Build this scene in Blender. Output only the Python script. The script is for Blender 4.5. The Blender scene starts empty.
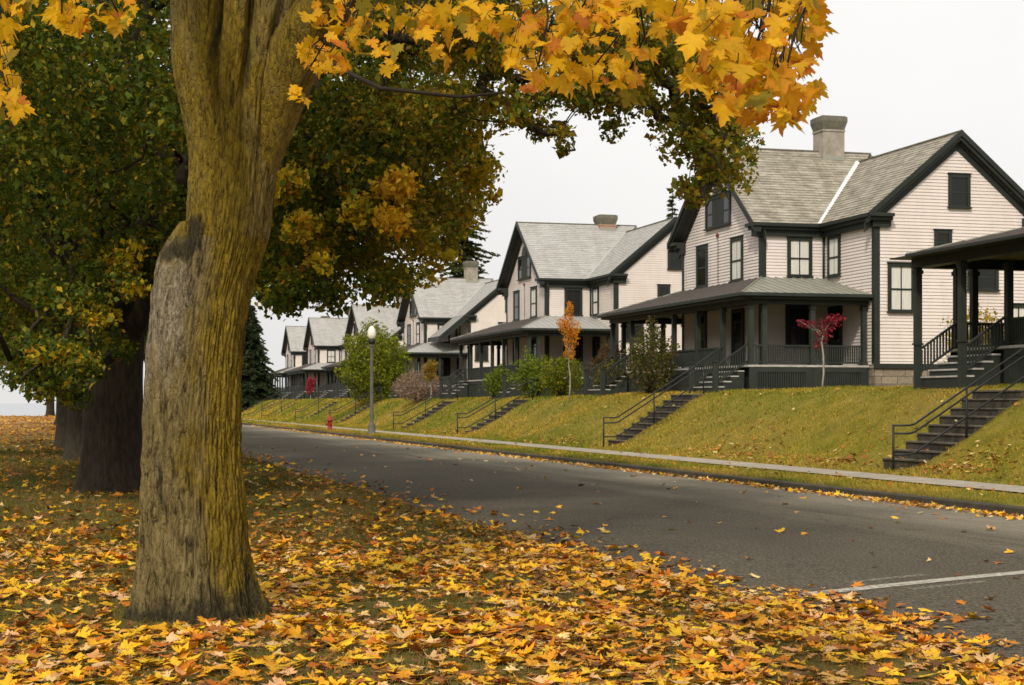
import bpy, math, random
import numpy as np
from mathutils import Vector, noise as mnoise
random.seed(7); RNG = np.random.default_rng(7)
R = math.radians
sc = bpy.context.scene
COL = sc.collection
# ------------------------------------------------------------------ frame of reference
# X = across the street (towards the houses), Y = along the street, Z = up; lawn at z 0
F, TH, CAMH, HOR = 1650.0, math.atan2(452, 1650), 1.7, 403.0
CT, ST = math.cos(TH), math.sin(TH)
def P(px, py, zc):
    xc = (px-512)/F*zc
    return Vector((xc*CT+zc*ST, zc*CT-xc*ST, CAMH-(py-HOR)/F*zc))
def depth(x, y): return y*CT+x*ST

# ------------------------------------------------------------------ materials
def new_mat(name):
    m = bpy.data.materials.new(name); m.use_nodes = True
    nt = m.node_tree; b = nt.nodes['Principled BSDF']
    return m, nt, b
def node(nt, t, **kw):
    n = nt.nodes.new(t)
    for k, v in kw.items():
        if k in n.inputs.keys(): n.inputs[k].default_value = v
        else: setattr(n, k, v)
    return n
def ramp(nt, fac, stops):
    r = nt.nodes.new('ShaderNodeValToRGB'); e = r.color_ramp.elements
    while len(e) < len(stops): e.new(.5)
    for k, (p, c) in zip(e, stops): k.position = p; k.color = (*c, 1) if len(c) == 3 else c
    nt.links.new(fac, r.inputs[0]); return r.outputs[0]
def objco(nt, scale=(1, 1, 1), which='Object'):
    tc = nt.nodes.new('ShaderNodeTexCoord'); mp = nt.nodes.new('ShaderNodeMapping')
    mp.inputs['Scale'].default_value = scale
    nt.links.new(tc.outputs[which], mp.inputs[0]); return mp.outputs[0]
def noise_tex(nt, vec, scale, detail=6, rough=.6, dist=0):
    n = node(nt, 'ShaderNodeTexNoise', Scale=scale, Detail=detail, Roughness=rough, Distortion=dist)
    nt.links.new(vec, n.inputs['Vector']); return n.outputs['Fac']
def mixc(nt, fac, a, b, mode='MIX'):
    m = nt.nodes.new('ShaderNodeMix'); m.data_type = 'RGBA'; m.blend_type = mode
    for s, v in ((m.inputs[0], fac), (m.inputs[6], a), (m.inputs[7], b)):
        if hasattr(v, 'is_linked'): nt.links.new(v, s)
        elif isinstance(v, (int, float)): s.default_value = v
        else: s.default_value = (*v, 1) if len(v) == 3 else v
    return m.outputs[2]
def bump(nt, b, h, strength=.3, dist=.02):
    n = node(nt, 'ShaderNodeBump', Strength=strength, Distance=dist)
    nt.links.new(h, n.inputs['Height']); nt.links.new(n.outputs[0], b.inputs['Normal'])
def simple(name, c1, c2=None, rough=.7, scale=3.0, vs=(1, 1, 1), bstr=.0, bscale=40, spec=.3, metal=0):
    m, nt, b = new_mat(name); b.inputs['Roughness'].default_value = rough
    b.inputs['Specular IOR Level'].default_value = spec; b.inputs['Metallic'].default_value = metal
    c2 = c2 or tuple(x*.75 for x in c1); v = objco(nt, vs)
    f = noise_tex(nt, v, scale)
    nt.links.new(ramp(nt, f, [(.3, c2), (.68, c1)]), b.inputs['Base Color'])
    if bstr: bump(nt, b, noise_tex(nt, v, bscale), bstr)
    return m
M = {}
def siding():
    m, nt, b = new_mat('siding'); b.inputs['Roughness'].default_value = .6; b.inputs['Specular IOR Level'].default_value = .25
    v = objco(nt, (1, 1, .35)); f = noise_tex(nt, v, 1.1, 8, .7)
    v2 = objco(nt, (.25, .25, 7.2)); f2 = noise_tex(nt, v2, 1.0, 2, .5)
    c = ramp(nt, f, [(.25, (.58, .505, .455)), (.5, (.70, .625, .575)), (.75, (.74, .67, .62))])
    c = mixc(nt, ramp(nt, f2, [(.3, (0, 0, 0)), (.7, (.3, .3, .3))]), c, (.54, .47, .42))
    oi = nt.nodes.new('ShaderNodeObjectInfo'); big = noise_tex(nt, objco(nt, (.5, .5, .25)), 1.0, 5, .65)
    c = mixc(nt, ramp(nt, oi.outputs['Random'], [(0, (0, 0, 0)), (1, (.35, .35, .35))]), c, (.70, .60, .50))
    c = mixc(nt, ramp(nt, big, [(.42, (0, 0, 0)), (.75, (.55, .55, .55))]), c, (.55, .475, .41))
    nt.links.new(c, b.inputs['Base Color']); return m
M['siding'] = siding()
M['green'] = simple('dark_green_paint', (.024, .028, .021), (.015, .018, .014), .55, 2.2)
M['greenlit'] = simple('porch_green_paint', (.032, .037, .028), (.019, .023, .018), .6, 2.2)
M['deckedge'] = simple('grey_step_paint', (.48, .46, .42), (.3, .28, .26), .7, 4)
M['plank'] = simple('green_deck', (.06, .065, .055), (.04, .045, .04), .7, 4)
def slate(name, c1, c2, c3, moss):
    m, nt, b = new_mat(name); b.inputs['Roughness'].default_value = .75; b.inputs['Specular IOR Level'].default_value = .25
    v = objco(nt, (1, 1, 1), 'UV')
    br = node(nt, 'ShaderNodeTexBrick', Scale=1.0); br.inputs['Brick Width'].default_value = .34; br.inputs['Row Height'].default_value = .19
    br.inputs['Mortar Size'].default_value = .007; br.inputs['Color1'].default_value = (*c1, 1); br.inputs['Color2'].default_value = (*c2, 1)
    br.inputs['Mortar'].default_value = (*[x*.5 for x in c2], 1); br.offset = .5
    nt.links.new(v, br.inputs['Vector'])
    f = noise_tex(nt, objco(nt, (.7, 3, 1), 'UV'), 1.6, 7, .72)
    c = mixc(nt, ramp(nt, f, [(.46, (0, 0, 0)), (.60, (.9, .9, .9))]), br.outputs['Color'], c3)
    f2 = noise_tex(nt, objco(nt, (2.2, .35, 1), 'UV'), 1.0, 7, .7)
    c = mixc(nt, ramp(nt, f2, [(.45, (0, 0, 0)), (.75, (.8, .8, .8))]), c, moss)
    nt.links.new(c, b.inputs['Base Color']); bump(nt, b, br.outputs['Fac'], -.4, .01); return m
M['slate'] = slate('weathered_slate', (.33, .295, .235), (.20, .175, .135), (.42, .38, .31), (.15, .13, .075))
M['slate_pale'] = slate('pale_slate', (.40, .385, .36), (.33, .315, .29), (.44, .425, .40), (.28, .265, .23))
M['flash'] = simple('lead_flashing', (.75, .73, .70), (.6, .58, .55), .45, 3)
def seam(name, a, c):
    m, nt, b = new_mat(name); b.inputs['Roughness'].default_value = .5
    f = noise_tex(nt, objco(nt, (3, .5, 1), 'UV'), 2.0, 7, .7)
    nt.links.new(ramp(nt, f, [(.3, a), (.7, c)]), b.inputs['Base Color']); return m
M['seam_green'] = seam('verdigris_metal_roof', (.17, .155, .115), (.33, .335, .275))
M['seam_grey'] = seam('grey_metal_roof', (.30, .29, .26), (.40, .39, .36))
M['seam_brown'] = seam('brown_metal_roof', (.066, .054, .047), (.115, .098, .086))
M['chim'] = simple('chimney_brick', (.36, .31, .25), (.20, .18, .135), .9, 2.2, bstr=.4, bscale=14)
M['chimcap'] = simple('mossy_chimney_cap', (.18, .165, .12), (.09, .085, .06), .9, 3)
def glass(name, c, tr):
    m, nt, b = new_mat(name)
    b.inputs['Base Color'].default_value = (*c, 1); b.inputs['Roughness'].default_value = .06; b.inputs['Specular IOR Level'].default_value = .28
    if tr:
        t = nt.nodes.new('ShaderNodeBsdfTransparent'); mx = nt.nodes.new('ShaderNodeMixShader'); mx.inputs[0].default_value = tr
        nt.links.new(b.outputs[0], mx.inputs[1]); nt.links.new(t.outputs[0], mx.inputs[2])
        nt.links.new(mx.outputs[0], nt.nodes['Material Output'].inputs['Surface'])
    return m
M['glass_dark'] = glass('dark_window_glass', (.012, .013, .012), 0)
M['glass'] = glass('clear_window_glass', (.02, .022, .02), .85)
M['curtain'] = simple('curtain_cloth', (.88, .85, .77), (.72, .69, .6), .9, 3, (6, 6, .4))
M['gloom'] = simple('painted_gloom', (.02, .018, .015), (.012, .011, .01), .9)  # near-black colour standing for unlit space behind panes and porch skirts
def stone():
    m, nt, b = new_mat('foundation_stone'); v = objco(nt)
    cx = nt.nodes.new('ShaderNodeSeparateXYZ'); nt.links.new(v, cx.inputs[0]); ad = node(nt, 'ShaderNodeMath', operation='ADD'); nt.links.new(cx.outputs[0], ad.inputs[0]); nt.links.new(cx.outputs[1], ad.inputs[1])
    cb = nt.nodes.new('ShaderNodeCombineXYZ'); nt.links.new(ad.outputs[0], cb.inputs[0]); nt.links.new(cx.outputs[2], cb.inputs[1])
    br = node(nt, 'ShaderNodeTexBrick', Scale=1.0); br.inputs['Brick Width'].default_value = .62; br.inputs['Row Height'].default_value = .27; br.inputs['Mortar Size'].default_value = .018
    br.inputs['Color1'].default_value = (.31, .255, .175, 1); br.inputs['Color2'].default_value = (.17, .135, .09, 1); br.inputs['Mortar'].default_value = (.10, .09, .07, 1); br.squash = 1.4
    nt.links.new(cb.outputs[0], br.inputs['Vector']); f = noise_tex(nt, v, 7)
    c = mixc(nt, ramp(nt, f, [(.35, (.6, .6, .6)), (.65, (0, 0, 0))]), br.outputs['Color'], (.19, .155, .11))
    nt.links.new(c, b.inputs['Base Color']); b.inputs['Roughness'].default_value = .9; bump(nt, b, f, .9, .06); return m
M['stone'] = stone()
M['concrete'] = simple('old_concrete', (.46, .38, .30), (.33, .28, .21), .9, 2.5, bstr=.25, bscale=60)
M['treadcon'] = simple('lit_tread_concrete', (.17, .145, .105), (.075, .064, .046), .9, 4, bstr=.3, bscale=30)  # lighter copy of the step concrete, light on the treads painted in
def walk_mat():
    m, nt, b = new_mat('paving_slabs'); b.inputs['Roughness'].default_value = .9; v = objco(nt)
    br = node(nt, 'ShaderNodeTexBrick', Scale=1.0); br.offset = 0; br.inputs['Brick Width'].default_value = 40; br.inputs['Row Height'].default_value = 1.5; br.inputs['Mortar Size'].default_value = .022
    br.inputs['Color1'].default_value = (.43, .37, .295, 1); br.inputs['Color2'].default_value = (.36, .31, .245, 1); br.inputs['Mortar'].default_value = (.10, .09, .05, 1); nt.links.new(v, br.inputs['Vector'])
    f = noise_tex(nt, v, 2.2, 7, .7); c = mixc(nt, ramp(nt, f, [(.4, (.65, .65, .65)), (.62, (0, 0, 0))]), br.outputs['Color'], (.24, .205, .15))
    nt.links.new(c, b.inputs['Base Color']); return m
M['walk'] = walk_mat()
M['stepcon'] = simple('shaded_step_concrete', (.085, .072, .052), (.028, .025, .018), .9, 4.5, bstr=.3, bscale=30)  # shade on the risers is painted into this darker concrete
M['kerb'] = simple('kerb_concrete', (.085, .072, .05), (.04, .034, .022), .9, 1.5, bstr=.3)
M['black'] = simple('black_iron', (.022, .022, .021), (.014, .014, .014), .5, 3)
M['red'] = simple('red_paint', (.34, .03, .025), (.24, .022, .02), .5, 6)
M['bell'] = simple('faded_red_bell', (.20, .05, .035), (.13, .035, .03), .6, 6)
M['pole'] = simple('weathered_pole', (.14, .13, .10), (.08, .074, .06), .6, 3)
M['globe'] = glass('milk_glass', (.78, .74, .62), 0); M['globe'].node_tree.nodes['Principled BSDF'].inputs['Roughness'].default_value = .35
def asphalt():
    m, nt, b = new_mat('asphalt'); v = objco(nt)
    f = noise_tex(nt, v, .35, 6, .6); g = noise_tex(nt, v, 30, 4, .8); st = noise_tex(nt, objco(nt, (1, .06, 1)), 1.3, 5, .6)
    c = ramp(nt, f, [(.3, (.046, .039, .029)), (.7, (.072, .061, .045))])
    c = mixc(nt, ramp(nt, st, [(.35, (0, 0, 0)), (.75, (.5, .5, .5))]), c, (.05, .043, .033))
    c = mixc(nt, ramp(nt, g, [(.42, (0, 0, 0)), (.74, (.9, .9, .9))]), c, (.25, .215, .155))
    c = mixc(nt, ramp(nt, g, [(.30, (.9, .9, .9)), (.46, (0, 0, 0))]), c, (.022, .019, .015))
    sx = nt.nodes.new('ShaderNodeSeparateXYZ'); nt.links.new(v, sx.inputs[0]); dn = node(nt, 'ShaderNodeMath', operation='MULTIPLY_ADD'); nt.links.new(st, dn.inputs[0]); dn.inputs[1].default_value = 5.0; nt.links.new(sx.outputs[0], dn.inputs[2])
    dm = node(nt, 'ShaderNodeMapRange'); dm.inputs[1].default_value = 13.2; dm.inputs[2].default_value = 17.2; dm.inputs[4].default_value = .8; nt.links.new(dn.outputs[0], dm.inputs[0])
    c = mixc(nt, dm.outputs[0], c, mixc(nt, ramp(nt, g, [(.3, (.2, .2, .2)), (.7, (1, 1, 1))]), (.19, .165, .12), (.37, .325, .245)))   # far edge lightened to paint in the sunlit strip beyond tree shade
    vo = node(nt, 'ShaderNodeTexVoronoi', Scale=.32); vo.feature = 'DISTANCE_TO_EDGE'
    mx = nt.nodes.new('ShaderNodeVectorMath'); mx.operation = 'ADD'
    nz = node(nt, 'ShaderNodeTexNoise', Scale=1.2); nt.links.new(v, nz.inputs['Vector'])
    nt.links.new(v, mx.inputs[0]); nt.links.new(nz.outputs['Color'], mx.inputs[1]); nt.links.new(mx.outputs[0], vo.inputs['Vector'])
    c = mixc(nt, ramp(nt, vo.outputs['Distance'], [(.002, (.4, .4, .4)), (.008, (0, 0, 0))]), c, (.035, .034, .032))
    nt.links.new(c, b.inputs['Base Color']); b.inputs['Roughness'].default_value = .9; b.inputs['Specular IOR Level'].default_value = .08
    bump(nt, b, g, .8, .015); return m
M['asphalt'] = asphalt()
def worn_paint():
    m, nt, b = new_mat('worn_road_paint'); b.inputs['Base Color'].default_value = (.46, .42, .34, 1); b.inputs['Roughness'].default_value = .8
    g = noise_tex(nt, objco(nt), 16, 6, .7)
    t = nt.nodes.new('ShaderNodeBsdfTransparent'); mx = nt.nodes.new('ShaderNodeMixShader')
    at = nt.nodes.new('ShaderNodeAttribute'); at.attribute_name = 'wear'
    ad = node(nt, 'ShaderNodeMath', operation='ADD'); nt.links.new(g, ad.inputs[0]); nt.links.new(at.outputs['Fac'], ad.inputs[1])
    nt.links.new(ramp(nt, ad.outputs[0], [(.40, (0, 0, 0)), (.70, (.95, .95, .95))]), mx.inputs[0])
    nt.links.new(b.outputs[0], mx.inputs[1]); nt.links.new(t.outputs[0], mx.inputs[2])
    nt.links.new(mx.outputs[0], nt.nodes['Material Output'].inputs['Surface']); return m
M['paint'] = worn_paint()
def ground_mat():
    m, nt, b = new_mat('autumn_turf'); v = objco(nt)
    big = noise_tex(nt, v, .22, 5, .6); mid = noise_tex(nt, v, 1.3, 6, .65); fine = noise_tex(nt, objco(nt, (1, 1, .5)), 22, 4, .7)
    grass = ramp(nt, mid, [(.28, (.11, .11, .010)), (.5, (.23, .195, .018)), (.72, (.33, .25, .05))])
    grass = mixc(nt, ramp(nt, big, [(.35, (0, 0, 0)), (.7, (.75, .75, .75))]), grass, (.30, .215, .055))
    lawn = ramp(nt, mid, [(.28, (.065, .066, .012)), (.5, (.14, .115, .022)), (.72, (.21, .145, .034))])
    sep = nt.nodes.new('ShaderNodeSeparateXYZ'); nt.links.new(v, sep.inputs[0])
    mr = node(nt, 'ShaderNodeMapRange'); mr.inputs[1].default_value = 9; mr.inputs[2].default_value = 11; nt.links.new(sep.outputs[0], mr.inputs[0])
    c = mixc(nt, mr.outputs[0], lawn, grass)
    far = node(nt, 'ShaderNodeMapRange'); far.inputs[1].default_value = 62; far.inputs[2].default_value = 110; nt.links.new(sep.outputs[1], far.inputs[0])
    inv = node(nt, 'ShaderNodeMath', operation='SUBTRACT'); inv.inputs[0].default_value = 1; nt.links.new(mr.outputs[0], inv.inputs[1])
    fm = node(nt, 'ShaderNodeMath', operation='MULTIPLY'); nt.links.new(far.outputs[0], fm.inputs[0]); nt.links.new(inv.outputs[0], fm.inputs[1])
    c = mixc(nt, fm.outputs[0], c, ramp(nt, mid, [(.3, (.30, .15, .04)), (.7, (.45, .25, .09))]))
    c = mixc(nt, ramp(nt, fine, [(.3, (.75, .75, .75)), (.62, (0, 0, 0))]), c, mixc(nt, .55, c, (0.012, .012, .004)))
    nt.links.new(c, b.inputs['Base Color']); b.inputs['Roughness'].default_value = .95; b.inputs['Specular IOR Level'].default_value = .1
    bump(nt, b, fine, .9, .05); return m
M['ground'] = ground_mat()
def leaf_mat(name, transl=.35, rough=.6):
    m, nt, b = new_mat(name)
    at = nt.nodes.new('ShaderNodeAttribute'); at.attribute_name = 'col'
    f = noise_tex(nt, objco(nt), 35, 3, .6)
    c = mixc(nt, ramp(nt, f, [(.35, (.35, .35, .35)), (.65, (0, 0, 0))]), at.outputs['Color'], mixc(nt, .45, at.outputs['Color'], (.10, .05, .01)))
    nt.links.new(c, b.inputs['Base Color']); b.inputs['Roughness'].default_value = rough; b.inputs['Specular IOR Level'].default_value = .2
    t = nt.nodes.new('ShaderNodeBsdfTranslucent'); nt.links.new(c, t.inputs[0])
    mx = nt.nodes.new('ShaderNodeMixShader'); mx.inputs[0].default_value = transl
    nt.links.new(b.outputs[0], mx.inputs[1]); nt.links.new(t.outputs[0], mx.inputs[2])
    nt.links.new(mx.outputs[0], nt.nodes['Material Output'].inputs['Surface']); return m
M['leaf'] = leaf_mat('tree_leaves', .5); M['litter'] = leaf_mat('fallen_leaf', .1, .65); M['blade'] = leaf_mat('grass_blades', .25, .7)
M['barkdark'] = simple('dark_bark', (.055, .041, .024), (.016, .012, .007), .95, 6, (2.4, 2.4, .7), 1.0, 9)
M['twig'] = simple('twig_bark', (.03, .020, .013), (.016, .012, .008), .9, 8)
M['sapling'] = simple('pale_sapling_bark', (.36, .33, .28), (.24, .22, .18), .9, 8)
def mossy_bark():
    m, nt, b = new_mat('mossy_bark'); v = objco(nt, (1, 1, .24)); vi = objco(nt, (1, 1, .45))
    fur = noise_tex(nt, v, 17, 7, .72, .9); fine = noise_tex(nt, objco(nt, (1, 1, .4)), 34, 5, .75)
    wv = nt.nodes.new('ShaderNodeVectorMath'); wv.operation = 'MULTIPLY_ADD'; wn = node(nt, 'ShaderNodeTexNoise', Scale=7.0, Detail=4.0); nt.links.new(objco(nt), wn.inputs['Vector'])
    wv.inputs[1].default_value = (.12, .12, .09); nt.links.new(wn.outputs['Color'], wv.inputs[0]); nt.links.new(objco(nt, (1, 1, .2)), wv.inputs[2])
    vp = node(nt, 'ShaderNodeTexVoronoi', Scale=23.0); vp.feature = 'DISTANCE_TO_EDGE'; nt.links.new(wv.outputs[0], vp.inputs['Vector']); plate = vp.outputs['Distance']
    lich = noise_tex(nt, vi, 3.4, 8, .78); blot = noise_tex(nt, vi, 6.5, 6, .7)
    base = ramp(nt, fur, [(.3, (.05, .036, .015)), (.48, (.19, .142, .055)), (.7, (.30, .23, .10))])
    moss = ramp(nt, fine, [(.3, (.08, .053, .009)), (.52, (.24, .162, .014)), (.75, (.37, .265, .027))])
    pale = ramp(nt, fine, [(.3, (.07, .056, .034)), (.5, (.24, .195, .125)), (.72, (.46, .40, .29))])
    at = nt.nodes.new('ShaderNodeAttribute'); at.attribute_name = 'zone'      # r: moss side, g: pale bark side, b: dark foot, groove and hollow shade painted in
    sp = nt.nodes.new('ShaderNodeSeparateColor'); nt.links.new(at.outputs['Color'], sp.inputs[0])
    def gate(s, n, lo, hi, mul):
        a = node(nt, 'ShaderNodeMath', operation='MULTIPLY_ADD'); nt.links.new(s, a.inputs[0]); a.inputs[1].default_value = mul; nt.links.new(n, a.inputs[2])
        return ramp(nt, a.outputs[0], [(lo, (0, 0, 0)), (hi, (.92, .92, .92))])
    c = mixc(nt, gate(sp.outputs[0], lich, .72, .98, .75), base, moss)
    c = mixc(nt, gate(sp.outputs[1], blot, .78, 1.0, .72), c, pale)
    c = mixc(nt, gate(sp.outputs[2], lich, .82, 1.05, .75), c, ramp(nt, fine, [(.35, (.018, .015, .009)), (.7, (.08, .068, .035))]))
    c = mixc(nt, ramp(nt, fur, [(.34, (.92, .92, .92)), (.47, (0, 0, 0))]), c, (.028, .021, .011))
    c = mixc(nt, ramp(nt, plate, [(.01, (.42, .42, .42)), (.06, (0, 0, 0))]), c, (.05, .037, .018))     # darker tone in the plate fissures
    nt.links.new(c, b.inputs['Base Color']); b.inputs['Roughness'].default_value = .95; b.inputs['Specular IOR Level'].default_value = .1
    ad = node(nt, 'ShaderNodeMath', operation='MULTIPLY_ADD'); nt.links.new(fine, ad.inputs[0]); ad.inputs[1].default_value = .45; nt.links.new(fur, ad.inputs[2])
    pr = ramp(nt, plate, [(.0, (0, 0, 0)), (.16, (1, 1, 1))]); ad2 = node(nt, 'ShaderNodeMath', operation='MULTIPLY_ADD'); nt.links.new(pr, ad2.inputs[0]); ad2.inputs[1].default_value = .18; nt.links.new(ad.outputs[0], ad2.inputs[2])
    bump(nt, b, ad2.outputs[0], 1.0, .045); return m
M['mossbark'] = mossy_bark()
def water_mat():
    m, nt, b = new_mat('lake_water'); b.inputs['Base Color'].default_value = (.25, .28, .30, 1); b.inputs['Roughness'].default_value = .18
    bump(nt, b, noise_tex(nt, objco(nt, (.3, 1, 1)), .6), .15, .2); return m
M['water'] = water_mat()

# ------------------------------------------------------------------ mesh building
class MB:
    def __init__(s): s.v = []; s.f = []; s.uv = []
    def face(s, pts, uv=None):
        i = len(s.v); s.v += [tuple(p) for p in pts]; s.f.append(tuple(range(i, i+len(pts)))); s.uv += (uv or [(0, 0)]*len(pts))
    def box(s, x0, x1, y0, y1, z0, z1):
        c = [(x0, y0, z0), (x1, y0, z0), (x1, y1, z0), (x0, y1, z0), (x0, y0, z1), (x1, y0, z1), (x1, y1, z1), (x0, y1, z1)]
        for q in ((3, 2, 1, 0), (4, 5, 6, 7), (0, 1, 5, 4), (1, 2, 6, 5), (2, 3, 7, 6), (3, 0, 4, 7)): s.face([c[k] for k in q])
    def hexa(s, a, b):                       # two quads (same winding), solid between them
        s.face(a[::-1]); s.face(b)
        n = len(a)
        for k in range(n): s.face([a[k], a[(k+1) % n], b[(k+1) % n], b[k]])
    def prism(s, pts, d):                    # polygon pushed by vector d
        s.hexa([Vector(p) for p in pts], [Vector(p)+Vector(d) for p in pts])
    def bar(s, p, q, w, h):                  # oblique bar, h in z
        p, q = Vector(p), Vector(q); d = (q-p); side = d.cross(Vector((0, 0, 1)))
        side = side.normalized()*w/2 if side.length > 1e-6 else Vector((w/2, 0, 0)); up = Vector((0, 0, h/2)) if abs(d.normalized().z) < .98 else Vector((0, h/2, 0))
        A = [p-side-up, p+side-up, p+side+up, p-side+up]; s.hexa(A, [x+d for x in A])
    def tube(s, pts, rad, n=8, cap=True):
        pts = [Vector(p) for p in pts]
        if not hasattr(rad, '__len__'): rad = [rad]*len(pts)
        rings = []; up = Vector((.13, .31, .94)); prev = None
        for k, p in enumerate(pts):
            d = (pts[min(k+1, len(pts)-1)]-pts[max(k-1, 0)]).normalized()
            a = d.cross(prev if prev is not None and abs(d.dot(prev)) < .98 else up)
            if a.length < 1e-4: a = d.cross(Vector((1, 0, 0)))
            a.normalize(); b = d.cross(a); prev = -a.cross(d) if False else b
            prev = b.cross(d)*-1
            prev = d.cross(a)*-1 if False else prev
            rings.append((p, a, b))
        base = len(s.v)
        a0 = None
        for k, (p, a, b) in enumerate(rings):
            if a0 is not None:
                d = a.cross(b); a = (a0-d*a0.dot(d)).normalized(); b = d.cross(a)
            a0 = a
            for j in range(n):
                t = 2*math.pi*j/n; s.v.append(tuple(p+(a*math.cos(t)+b*math.sin(t))*rad[k]))
        for k in range(len(pts)-1):
            for j in range(n):
                q = base+k*n
                s.f.append((q+j, q+(j+1) % n, q+n+(j+1) % n, q+n+j)); s.uv += [(0, 0)]*4
        if cap:
            s.f.append(tuple(base+j for j in range(n))[::-1]); s.uv += [(0, 0)]*n
            e = base+(len(pts)-1)*n; s.f.append(tuple(e+j for j in range(n))); s.uv += [(0, 0)]*n
    def lathe(s, prof, n=16, c=(0, 0, 0)):
        base = len(s.v)
        for r, z in prof:
            for j in range(n):
                t = 2*math.pi*j/n; s.v.append((c[0]+r*math.cos(t), c[1]+r*math.sin(t), c[2]+z))
        for k in range(len(prof)-1):
            for j in range(n):
                q = base+k*n; s.f.append((q+j, q+(j+1) % n, q+n+(j+1) % n, q+n+j)); s.uv += [(0, 0)]*4
        e = base+(len(prof)-1)*n
        s.f.append(tuple(base+j for j in range(n))[::-1]); s.f.append(tuple(e+j for j in range(n))); s.uv += [(0, 0)]*(2*n)
    def build(s, name, mat, parent=None, smooth=False, loc=None):
        me = bpy.data.meshes.new(name); me.from_pydata(s.v, [], s.f); me.materials.append(mat)
        u = me.uv_layers.new(name='UVMap'); u.data.foreach_set('uv', np.array(s.uv, dtype=np.float32).ravel())
        if smooth: me.polygons.foreach_set('use_smooth', [True]*len(me.polygons))
        o = bpy.data.objects.new(name, me); COL.objects.link(o)
        if parent: o.parent = parent
        if loc is not None: o.location = loc
        return o
def tag(o, label=None, cat=None, group=None, kind=None):
    if label: o['label'] = label
    if cat: o['category'] = cat
    if group: o['group'] = group
    if kind: o['kind'] = kind
    return o
def empty(name, loc, label, cat, group=None):
    o = bpy.data.objects.new(name, None); COL.objects.link(o); o.location = loc; o.empty_display_size = .3
    return tag(o, label, cat, group)
def copy_tree(o, parent=None):
    c = o.copy(); COL.objects.link(c); c.parent = parent
    for k in KIDS.get(o.name, []): copy_tree(k, c)
    return c
KIDS = {}
def np_mesh(name, V, Fq, mat, col=None, parent=None, attr='col', smooth=False):
    """V (n,3); Fq (m,k) same-size faces; col (n,3) point colours"""
    me = bpy.data.meshes.new(name); n, (m, k) = len(V), Fq.shape
    me.vertices.add(n); me.vertices.foreach_set('co', np.ascontiguousarray(V, dtype=np.float32).ravel())
    me.loops.add(m*k); me.loops.foreach_set('vertex_index', np.ascontiguousarray(Fq, dtype=np.int32).ravel())
    me.polygons.add(m); me.polygons.foreach_set('loop_start', np.arange(0, m*k, k, dtype=np.int32))
    if smooth: me.polygons.foreach_set('use_smooth', np.ones(m, dtype=bool))
    if col is not None:
        a = me.attributes.new(attr, 'FLOAT_COLOR', 'POINT'); a.data.foreach_set('color', np.c_[col, np.ones(n)].astype(np.float32).ravel())
    me.update(calc_edges=True); me.validate(); me.materials.append(mat)
    o = bpy.data.objects.new(name, me); COL.objects.link(o)
    if parent: o.parent = parent
    return o

# ------------------------------------------------------------------ leaves
def maple(half):
    pts = half+[(-x, y) for x, y in half[::-1] if x > 1e-6]
    V = np.array([(0, .28)]+pts); n = len(pts)
    Fq = np.array([(0, 1+k, 1+(k+1) % n) for k in range(n)])
    return V-np.array([0, .3]), Fq
LEAF_HI = maple([(0, 0), (.13, -.09), (.27, -.13), (.42, -.05), (.31, .07), (.50, .15), (.55, .27), (.67, .40), (.47, .37), (.45, .49), (.22, .38), (.33, .62), (.19, .62), (.12, .78), (0, .98)])
LEAF_LO = maple([(0, 0), (.40, -.06), (.26, .12), (.64, .40), (.22, .37), (.22, .62), (0, .96)])
def basis(nrm, tip):
    n = nrm/np.linalg.norm(nrm, axis=1, keepdims=True)
    t = tip-n*(tip*n).sum(1, keepdims=True); t /= np.linalg.norm(t, axis=1, keepdims=True)+1e-9
    return np.cross(t, n), t, n
def leaves(pos, nrm, tip, size, tmpl, curl, rng=RNG):
    V2, Ft = tmpl; X, T, N = basis(nrm, tip); n, k = len(pos), len(V2)
    curl = curl*np.where(rng.random(n) < .35, 1.9, .8)
    c1 = rng.uniform(-1, 1, n)*curl; c2 = rng.uniform(-.3, 1, n)*curl; tw = rng.normal(0, .5, n)*curl
    jit = rng.normal(1, .10, (n, k)); lop = rng.normal(0, .10, (n, 1)); wid = rng.uniform(.78, 1.12, (n, 1))
    xx = V2[:, 0][None]*jit*wid*(1+lop*np.sign(V2[:, 0])[None]); yy = V2[:, 1][None]*jit; ax = np.abs(xx)
    z = c1[:, None]*(yy**2)*1.6+c2[:, None]*ax*.9+tw[:, None]*xx*yy*1.4
    loc = X[:, None]*xx[..., None]+T[:, None]*yy[..., None]+N[:, None]*z[..., None]
    V = pos[:, None]+loc*size[:, None, None]
    Fq = Ft[None]+(np.arange(n)*k)[:, None, None]
    return V.reshape(-1, 3), Fq.reshape(-1, 3), k
DIA = np.array([(0, -.5), (.33, -.05), (0, .5), (-.33, -.05)])
def quads(pos, nrm, tip, size, tmpl=DIA):
    X, T, N = basis(nrm, tip); n = len(pos)
    loc = X[:, None]*tmpl[None, :, 0, None]+T[:, None]*tmpl[None, :, 1, None]
    loc = loc+N[:, None]*(np.array([0, .12, 0, .12])[None, :, None])
    V = (pos[:, None]+loc*size[:, None, None]).reshape(-1, 3)
    return V, np.arange(n*4).reshape(-1, 4)
def pick(pal, n, rng=RNG, w=None, jit=.18):
    pal = np.array(pal); i = rng.choice(len(pal), n, p=w)
    return np.clip(pal[i]*rng.uniform(1-jit, 1+jit, (n, 1))*rng.uniform(.92, 1.08, (n, 3)), 0, 1)
def rvec(n, rng=RNG):
    v = rng.normal(0, 1, (n, 3)); return v/np.linalg.norm(v, axis=1, keepdims=True)
def in_ball(n, rng=RNG, p=.45):
    return rvec(n, rng)*(rng.uniform(0, 1, (n, 1))**p)

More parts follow.
